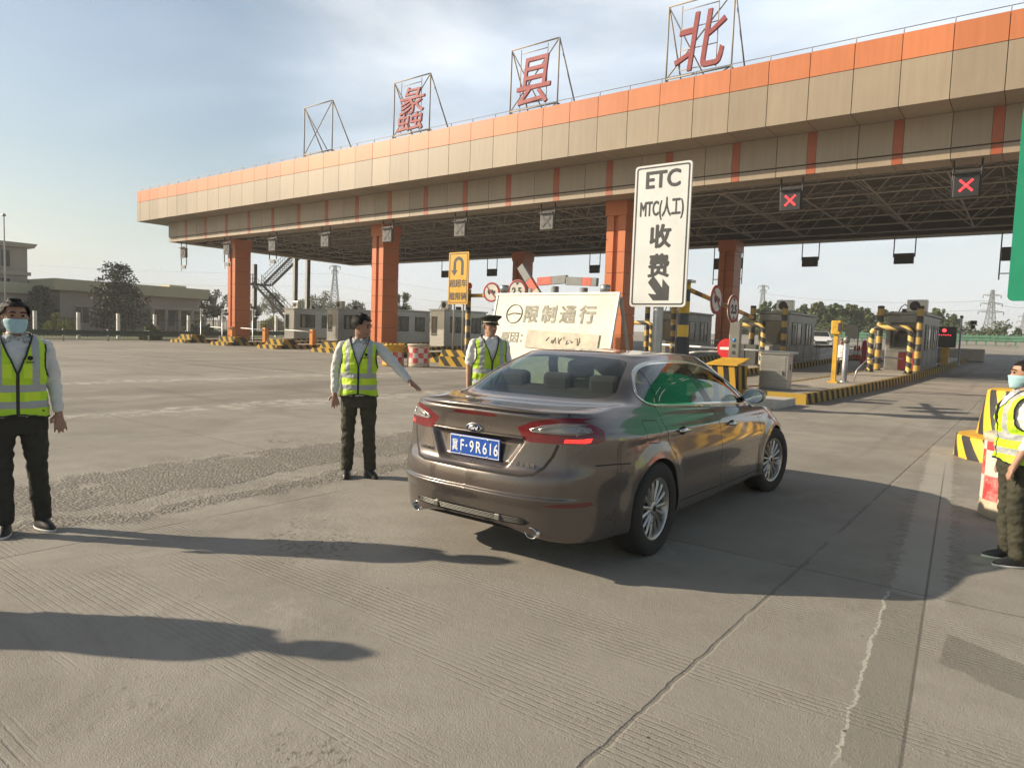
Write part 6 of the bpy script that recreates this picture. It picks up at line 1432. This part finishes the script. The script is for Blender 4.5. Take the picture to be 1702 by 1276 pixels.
def person(p, rz, label, H=1.70, arms=None, legs=None, head=(0, 0), skin=None, shirt=None, trou=None, vest=None, mask=False, hair='short', cap=False, sleeve=1.0, girth=1.0, collar=None, shoe_sole=None, patch=False, lean=0, voxel=.0075, name_cat=True):
    """arms/legs: dict side -> joint list; local frame: +y forwards, +x the figure's right-hand side is -1, left +1 seen from behind mirrored"""
    o = empty('person', p, label, 'person', None, rz); sc = H/1.70; o.scale = (sc,)*3
    A = arms or {}; Lg = legs or {}; skin = skin or m_skin
    def arm(s): return [V(q) for q in A.get(s, [(s*.182, -.012, 1.385), (s*.222, -.03, 1.11), (s*.235, .03, .875), (s*.232, .06, .80)])]
    def leg(s): return [V(q) for q in Lg.get(s, [(s*.09, 0, .90), (s*.105, .015, .48), (s*.115, -.02, .085), (s*.135, .13, .03)])]
    B = MB(); g = girth
    ring_loft(B, [((0, cy, z), rx*(.93 if z < 1.35 else .86)*g, ry*.93*g) for z, rx, ry, cy in TORSO])
    yaw_, pit = head; R = Matrix.Rotation(yaw_, 3, 'Z')@Matrix.Rotation(pit, 3, 'X'); hc = V((0, .0, 1.474)); T = lambda q: R@V(q)+hc
    limb(B, [((0, -.02, 1.40), .06), ((0, -.012, 1.47), .053), (tuple(T((0, -.01, .06))), .055)])
    hm = MB(); ring_loft(hm, [((0, cy, z), rx, ry) for z, rx, ry, cy in HEAD]); limb(hm, [((0, .084, .118), .008), ((0, .098, .095), .010), ((0, .104, .078), .0125)])
    for s in (-1, 1):
        limb(hm, [((s*.070, -.008, .125), .012), ((s*.077, -.016, .105), .014), ((s*.071, -.006, .08), .009)]); limb(hm, [((s*.012, .093, .139), .008), ((s*.045, .078, .138), .008)]); limb(hm, [((s*.045, .05, .082), .018), ((s*.03, .058, .05), .016)]); limb(hm, [((s*.012, .098, .078), .008), ((s*.006, .100, .075), .008)])
    limb(hm, [((-.018, .083, .047), .009), ((0, .087, .047), .010), ((.018, .083, .047), .009)]); limb(hm, [((0, .07, .018), .014), ((0, .068, .012), .014)])
    hm.v = [tuple(T(q)) for q in hm.v]; B.add(hm.v, hm.f)
    for s in (-1, 1):
        a = arm(s); limb(B, [(a[0]+V((-s*.025, 0, -.03)), .042), (a[0].lerp(a[1], .5), .042), (a[1], .037), (a[1].lerp(a[2], .35), .036), (a[2], .026)])
        hd = (a[3]-a[2]).normalized(); up = V((0, 0, 1)) if abs(hd.z) < .8 else V((0, 1, 0)); side = hd.cross(up).normalized(); nn = side.cross(hd).normalized()
        palm = a[2]+hd*.085
        limb(B, [(a[2], .025), (a[2]+hd*.03, .026), (a[2]+hd*.055+side*.012, .019), (palm+side*.018, .016)]); limb(B, [(a[2]+hd*.03-side*.006, .022), (palm-side*.018, .016)]); limb(B, [(a[2]+hd*.04, .02), (palm, .0165)])
        cl = A.get('curl', .35)
        for k, ln in enumerate((.068, .078, .072, .058)):
            b0 = palm+side*(.030-.0205*k); d1 = (hd+side*(.12-.085*k)).normalized(); e1 = b0+d1*ln*.5; d2 = (d1-nn*cl*s if 0 else d1-nn*cl).normalized(); e2 = e1+d2*ln*.32; d3 = (d2-nn*cl*.8).normalized(); limb(B, [(b0, .0095), (e1, .0088), (e2, .0082), (e2+d3*ln*.22, .007)], 8)
        ts = A.get('thumb', 1); b0 = a[2]+hd*.03+side*.022*ts; limb(B, [(b0, .014), (b0+(hd*.6+side*.8*ts).normalized()*.035, .0115), (b0+(hd*.6+side*.8*ts).normalized()*.035+(hd*.95+side*.25*ts).normalized()*.032, .009)], 8)
    for s in (-1, 1):
        q = leg(s); limb(B, [(q[0], .078*g), (q[0].lerp(q[1], .5), .07), (q[1], .05), (q[1].lerp(q[2], .3), .05), (q[2], .035)]); limb(B, [(q[2]+V((0, -.02, -.03)), .028), (q[2].lerp(q[3], .55)+V((0, 0, -.012)), .022)])
    me = fuse(B, voxel, 2); me.materials.append(skin); bo = bpy.data.objects.new('body', me); COL.objects.link(bo); bo.parent = o
    def part(nm, mesh, mt, par=o):
        if isinstance(mesh, MB): q = mesh.build(nm, mt, par)
        else: mesh.materials.append(mt); q = bpy.data.objects.new(nm, mesh); COL.objects.link(q); q.parent = par
        return q
    for s in (-1, 1):
        e = MB(); e.lathe([(.0001, -.012), (.011, -.006), (.0125, 0), (.0001, .008)], n=10, axis='Y'); e.v = [tuple(T((x+s*.031, y+.0865, z*.62+.121))) for x, y, z in e.v]; part('eye', e, m_eye)
        e = MB(); limb(e, [((s*.016, .0985, .143), .004), ((s*.034, .094, .147), .005), ((s*.052, .079, .142), .0035)], 6); e.v = [tuple(T(q)) for q in e.v]; part('eyebrow', e, m_hair)
    if not mask: e = MB(); limb(e, [((-.02, .0885, .047), .005), ((0, .0955, .048), .0065), ((.02, .0885, .047), .005)], 6); e.v = [tuple(T(q)) for q in e.v]; part('mouth', e, m_lip)
    # hair
    h = MB(); kk = .010 if hair != 'full' else .024
    ring_loft(h, [((0, cy-.006, z), rx+kk, ry+kk) for z, rx, ry, cy in HEAD[3:]]+[((0, -.012, .226+kk*.9), .02+kk, .025+kk)])
    if hair == 'bun': limb(h, [((0, -.085, .12), .035), ((0, -.115, .11), .03)])
    line = lambda c: (c.y > .045 and c.z < .178+(.01 if hair == 'full' else 0)) or (c.y > -.015 and c.z < .135 and abs(c.x) > .0) or (c.z < .075-.25*c.y and c.y > -.06) or c.z < .035
    hme = fuse(h, .007, 1, .006 if hair == 'full' else .0035, 3, line)
    hme.transform((Matrix.Translation(hc)@R.to_4x4())); part('hair', hme, m_hair)
    if mask:
        k = MB(); ring_loft(k, [((0, cy+.004, z), rx+.010, ry+.013) for z, rx, ry, cy in ((-.006, .03, .036, .05), (.012, .042, .05, .04), (.04, .057, .072, .024), (.08, .066, .09, .010), (.1, .06, .098, .006))]); km = fuse(k, .006, 2, .0025, 5, lambda c: c.y < .012+.2*(.05-c.z) or c.z > .098); km.transform((Matrix.Translation(hc)@R.to_4x4())); ko = part('face_mask', km, m_mask)
        for s in (-1, 1): e = MB(); e.tube([T((s*.064, .03, .085)), T((s*.078, .0, .115)), T((s*.082, -.022, .118)), T((s*.076, .0, .06)), T((s*.058, .035, .03))], .0022, 5); part('ear_loop', e, m_sole, ko)
    if cap:
        c = MB(); ring_loft(c, [((0, -.006, z), rx, ry) for z, rx, ry in ((.138, .083, .105), (.168, .084, .106), (.184, .112, .132), (.200, .132, .150), (.212, .124, .142), (.220, .08, .09), (.223, .02, .03))], 28); c.v = [(x, y, z+.018*max(0, (y+.03)*5)*(1 if z > .18 else 0)) for x, y, z in c.v]; c.v = [tuple(T(q)) for q in c.v]; co = part('peaked_cap', c, m_capg)
        e = MB(); n = 16; P = [T(((.083)*cos(pi*i/n), -.006+.105*sin(pi*i/n), .142)) for i in range(n+1)]+[T((.088*cos(pi*i/n), .004+(.105+.06*sin(pi*i/n))*sin(pi*i/n), .128-.012*sin(pi*i/n))) for i in range(n+1)]; e.add(P, [(i, i+1, n+2+i, n+1+i) for i in range(n)], 0, True); part('visor', e, m_gloss, co)
        e = MB(); e.tube([T((.0865*cos(pi*i/12), -.006+.109*sin(pi*i/12), .150)) for i in range(13)], .006, 6); part('cap_cord', e, m_tan, co)
    # clothes
    s_ = MB(); ring_loft(s_, [((0, cy, z), rx*g+.010, ry*g+.010) for z, rx, ry, cy in [(.86, .166, .116, -.003)]+TORSO[1:-1]]+[((0, -.017, 1.452), .075, .07)])
    for s in (-1, 1):
        a = arm(s)
        if sleeve > .9: limb(s_, [(a[0]+V((-s*.012, 0, -.012)), .058), (a[0].lerp(a[1], .45), .060), (a[1], .052), (a[1].lerp(a[2], .5), .046), (a[1].lerp(a[2], .93), .037)])
        elif sleeve > .6: limb(s_, [(a[0]+V((-s*.012, 0, -.012)), .06), (a[0].lerp(a[1], .5), .062), (a[1], .056), (a[1].lerp(a[2], .45), .05)])
        else: limb(s_, [(a[0]+V((-s*.012, 0, -.012)), .063), (a[0].lerp(a[1], .45), .066), (a[0].lerp(a[1], .78), .064)])
    sm = fuse(s_, .010, 2, .0105, 1); so_ = part('shirt', sm, shirt or m_shirt)
    if collar: e = MB(); e.tube([(.066*cos(2*pi*i/18), -.012+.066*sin(2*pi*i/18), 1.452-.03*max(0, sin(2*pi*i/18))) for i in range(18)], .022, 8, closed=True); limb(e, [((-.03, .05, 1.435), .026), ((-.075, .085, 1.37), .022), ((-.085, .09, 1.33), .014)]); limb(e, [((.03, .05, 1.435), .026), ((.075, .085, 1.37), .022), ((.085, .09, 1.33), .014)]); part('patterned_collar' if collar == 2 else 'collar', fuse(e, .009, 1, .004, 2), m_scarf if collar == 2 else (shirt or m_shirt), so_)
    t = MB(); ring_loft(t, [((0, cy, z), rx*g+.012, ry*g+.010) for z, rx, ry, cy in ((.74, .13, .10, 0), (.82, .155, .113, 0), (.90, .166, .118, -.005), (.96, .160, .113, 0))])
    for s in (-1, 1): q = leg(s); limb(t, [(q[0]+V((0, 0, -.02)), .098*g), (q[0].lerp(q[1], .45), .088), (q[1], .070), (q[1].lerp(q[2], .4), .068), (q[1].lerp(q[2], .85), .064), (q[2]+V((0, .005, .02)), .066)])
    part('trousers', fuse(t, .010, 2, .012, 4), trou or m_trou)
    for s in (-1, 1):
        q = leg(s); an = atan2(q[3].y-q[2].y, q[3].x-q[2].x)-pi/2; c0 = V((q[2].x, q[2].y+.03, 0)); Rz = Matrix.Rotation(an, 3, 'Z'); e = MB()
        ring_loft(e, [((0, .025, .012), .044, .125), ((0, .025, .03), .046, .128), ((0, .012, .055), .042, .105), ((0, -.025, .085), .037, .062), ((0, -.035, .11), .034, .045)]); e.v = [tuple(Rz@V(v)+c0) for v in e.v]; sh = part('shoe', e, m_shoe)
        e = MB(); ring_loft(e, [((0, .025, .0), .045, .128), ((0, .025, .02), .048, .132)]); e.v = [tuple(Rz@V(v)+c0) for v in e.v]; part('sole', e, shoe_sole or m_shoe, sh)
    if vest:
        ve = MB(); ring_loft(ve, [((0, cy, z), rx*g+.030, ry*g+.030) for z, rx, ry, cy in [(.84, .168, .120, -.003)]+TORSO[1:6]]+[((0, -.010, 1.395), .172*g+.016, .124), ((0, -.016, 1.435), .140, .100), ((0, -.018, 1.462), .10, .084), ((0, -.018, 1.50), .09, .07)], 28)
        vy = lambda x: .155*max(0, 1-(abs(x)/.12))
        VB = 1.17
        def cut(c):
            if c.z < .866+.018*cos(c.x*12) or c.z > 1.475: return True
            if c.y > -.01 and abs(c.x) < (c.z-VB)*.36: return True
            if (hypot((abs(c.x)-.245)/.075, (c.z-1.27)/.16) < 1) or (abs(c.x) > .178 and 1.2 < c.z): return True
            return hypot(c.x/.085, (c.y+.015)/.08) < 1 and c.z > 1.40
        vm = fuse(ve, .010, 2, .013, 7+int(p[1]*3), cut); vo = part('vest', vm, vest)
        bm = bmesh.new(); bm.from_mesh(vm); bm.edges.ensure_lookup_table(); e = MB()
        for ed in bm.edges:
            if ed.is_boundary: e.bar(ed.verts[0].co, ed.verts[1].co, .0065, 5, cap=False)
        bm.free(); part('binding', e, m_trim, vo)
        if vest is m_vest and not patch:
            e = MB(); e.lathe([(.0001, -.004), (.016, -.003), (.017, .003)], (-.075, .158*g**.5+.002, 1.295), 12, axis='Y'); e.box((-.075, .165, 1.262), (.05, .008, .006)); part('chest_emblem', e, m_trim, vo)
    if patch:
        a = arm(-1); c0 = a[0].lerp(a[1], .30); e = MB(); e.lathe([(.0001, .012), (.034, .011), (.037, .002)], (0, 0, 0), 18, axis='X'); e.v = [(-x+c0.x-.056, y+c0.y, z*1.2+c0.z) for x, y, z in e.v]; part('sleeve_patch', e, m_badge_, so_)
    return o
def face(dx, dy): return atan2(-dx, dy)       # heading so that local +y points along (dx, dy)
# masked man at the left edge
person((-5.80, 1.78, 0), face(.95, -.22), 'person with a blue face mask, lime vest and dark trousers, cut by the left edge', 1.665, mask=True, hair='full', vest=m_vest, collar=2, shoe_sole=m_sole, head=(.12, 0), girth=1.06,
       arms={-1: [(-.182, -.012, 1.385), (-.232, -.03, 1.11), (-.258, .03, .885), (-.262, .055, .805)], 1: [(.182, -.012, 1.385), (.23, -.04, 1.11), (.24, .0, .88), (.24, .03, .80)]},
       legs={-1: [(-.09, 0, .90), (-.12, .03, .48), (-.15, .0, .085), (-.20, .13, .03)], 1: [(.09, 0, .90), (.09, .02, .48), (.085, .02, .085), (.11, .17, .03)]})
# woman pointing at the car
person((-5.62, 4.78, 0), face(.72, -.69), 'person in a lime vest stretching one arm out towards the car', 1.70, hair='full', vest=m_vest, collar=2, trou=m_trouo, skin=m_skin, head=(1.12, -.2),
       arms={-1: [(-.182, -.012, 1.385), (-.365, .11, 1.20), (-.525, .25, 1.04), (-.585, .30, .99)], 1: [(.182, -.012, 1.385), (.245, -.03, 1.13), (.245, .04, .89), (.235, .07, .81)], 'curl': .15},
       legs={-1: [(-.09, 0, .90), (-.11, .01, .48), (-.13, .0, .085), (-.20, .11, .03)], 1: [(.09, 0, .90), (.10, .02, .48), (.11, -.0, .085), (.11, .15, .03)]})
# officer in a peaked cap behind the car
person((-5.15, 6.35, 0), face(.80, -.60), 'person in a dark peaked cap, white short sleeved shirt and lime vest behind the car', 1.77, cap=True, vest=m_vestd, shirt=m_shirtw, sleeve=.5, collar=1, girth=1.1, head=(.35, 0), skin=m_skin2)
# woman in profile at the right edge
person((-.04, 6.22, 0), face(-.88, -.30), 'person in profile with a blue face mask and sleeve patch, cut by the right edge', 1.50, mask=True, hair='bun', vest=m_vest, shirt=m_shirtw, collar=2, sleeve=.7, patch=True, shoe_sole=m_sole, head=(-.1, 0), trou=m_trouo, skin=m_skin2, girth=1.15,
       arms={-1: [(-.182, -.012, 1.385), (-.225, -.02, 1.11), (-.215, .08, .88), (-.205, .11, .80)]})
# figure just outside the frame whose shadow lies across the foreground
person((-5.55, .20, 0), face(.9, -.1), 'person in a lime vest just out of view, whose shadow crosses the foreground', 1.70, vest=m_vest, hair='full', girth=1.15,
       legs={-1: [(-.09, 0, .90), (-.13, .02, .48), (-.17, .0, .085), (-.20, .13, .03)]})
# far attendant behind the yellow card stand
person((icx(0, 30)-1.0, 30.2, gz(30)), face(-.2, -1), 'small distant person in a white shirt behind the yellow card stand', 1.72, shirt=m_shirtw, sleeve=.5, voxel=.012)
# white car far away beside the booth
P = at(1364, 574, 62); wc = empty('parked_car', (P.x, 62, gz(62)), 'small distant white car facing us beyond the second booth', 'car', None, .25)
b = MB(); secs = [(0, .45, .62), (.15, .55, .66), (1.0, .72, .90), (1.6, .95, .80), (2.3, 1.42, .62), (3.4, 1.42, .62), (4.1, .98, .80), (4.5, .9, .80)]
pr = lambda y, t, hw: [(-.86, y, .25), (-.9, y, .55), (-min(.88, hw+.06), y, min(t, .85)), (-hw*.95, y, t), (hw*.95, y, t), (min(.88, hw+.06), y, min(t, .85)), (.9, y, .55), (.86, y, .25)]
b.add([q for y, t, hw in secs for q in pr(y, t, hw)], [(i*8+j, i*8+j+1, i*8+9+j, i*8+8+j) for i in range(len(secs)-1) for j in range(7)]+[tuple(range(7, -1, -1)), tuple(range(56, 64))], 0, True); b.build('body', m_wcar, wc, sharp=30)
b = MB(); b.add([(-.68, 1.63, .99), (.68, 1.63, .99), (.55, 2.24, 1.40), (-.55, 2.24, 1.40)], [(0, 1, 2, 3)]); b.build('windscreen', m_pane, wc); b = MB(); b.box((0, -.03, .36), (.9, .06, .2)); b.build('grille', m_dark, wc)
for s in (-1, 1):
    b = MB(); b.add([(s*.86, 1.75, .95), (s*.86, 3.9, .95), (s*.66, 3.4, 1.36), (s*.66, 2.3, 1.36)], [(0, 1, 2, 3)]); b.build('side_window', m_pane, wc); b = MB(); b.bevbox((s*.62, .04, .52), (.36, .12, .14), .03); b.build('headlight', m_lampclr, wc)
    for y in (.85, 3.55): b = MB(); b.lathe([(.0001, -.1), (.31, -.1), (.32, 0), (.31, .1), (.0001, .1)], (s*.82, y, .32), 20, axis='X'); b.build('wheel', m_tyre, wc)
# ================================================================== dusty air
hm = bpy.data.materials.new('dusty_air'); hm.use_nodes = True; t = hm.node_tree; t.nodes.clear()
vo = N(t, 'ShaderNodeVolumePrincipled'); vo.inputs['Color'].default_value = (.86, .87, .86, 1); vo.inputs['Density'].default_value = .0011; vo.inputs['Anisotropy'].default_value = .0
ou = N(t, 'ShaderNodeOutputMaterial'); t.links.new(vo.outputs[0], ou.inputs['Volume'])
b = MB(); b.box((-150, 450, -1.2), (1560, 1560, 38)); tag(b.build('haze', hm), kind='stuff')
S.cycles.volume_bounces = 0
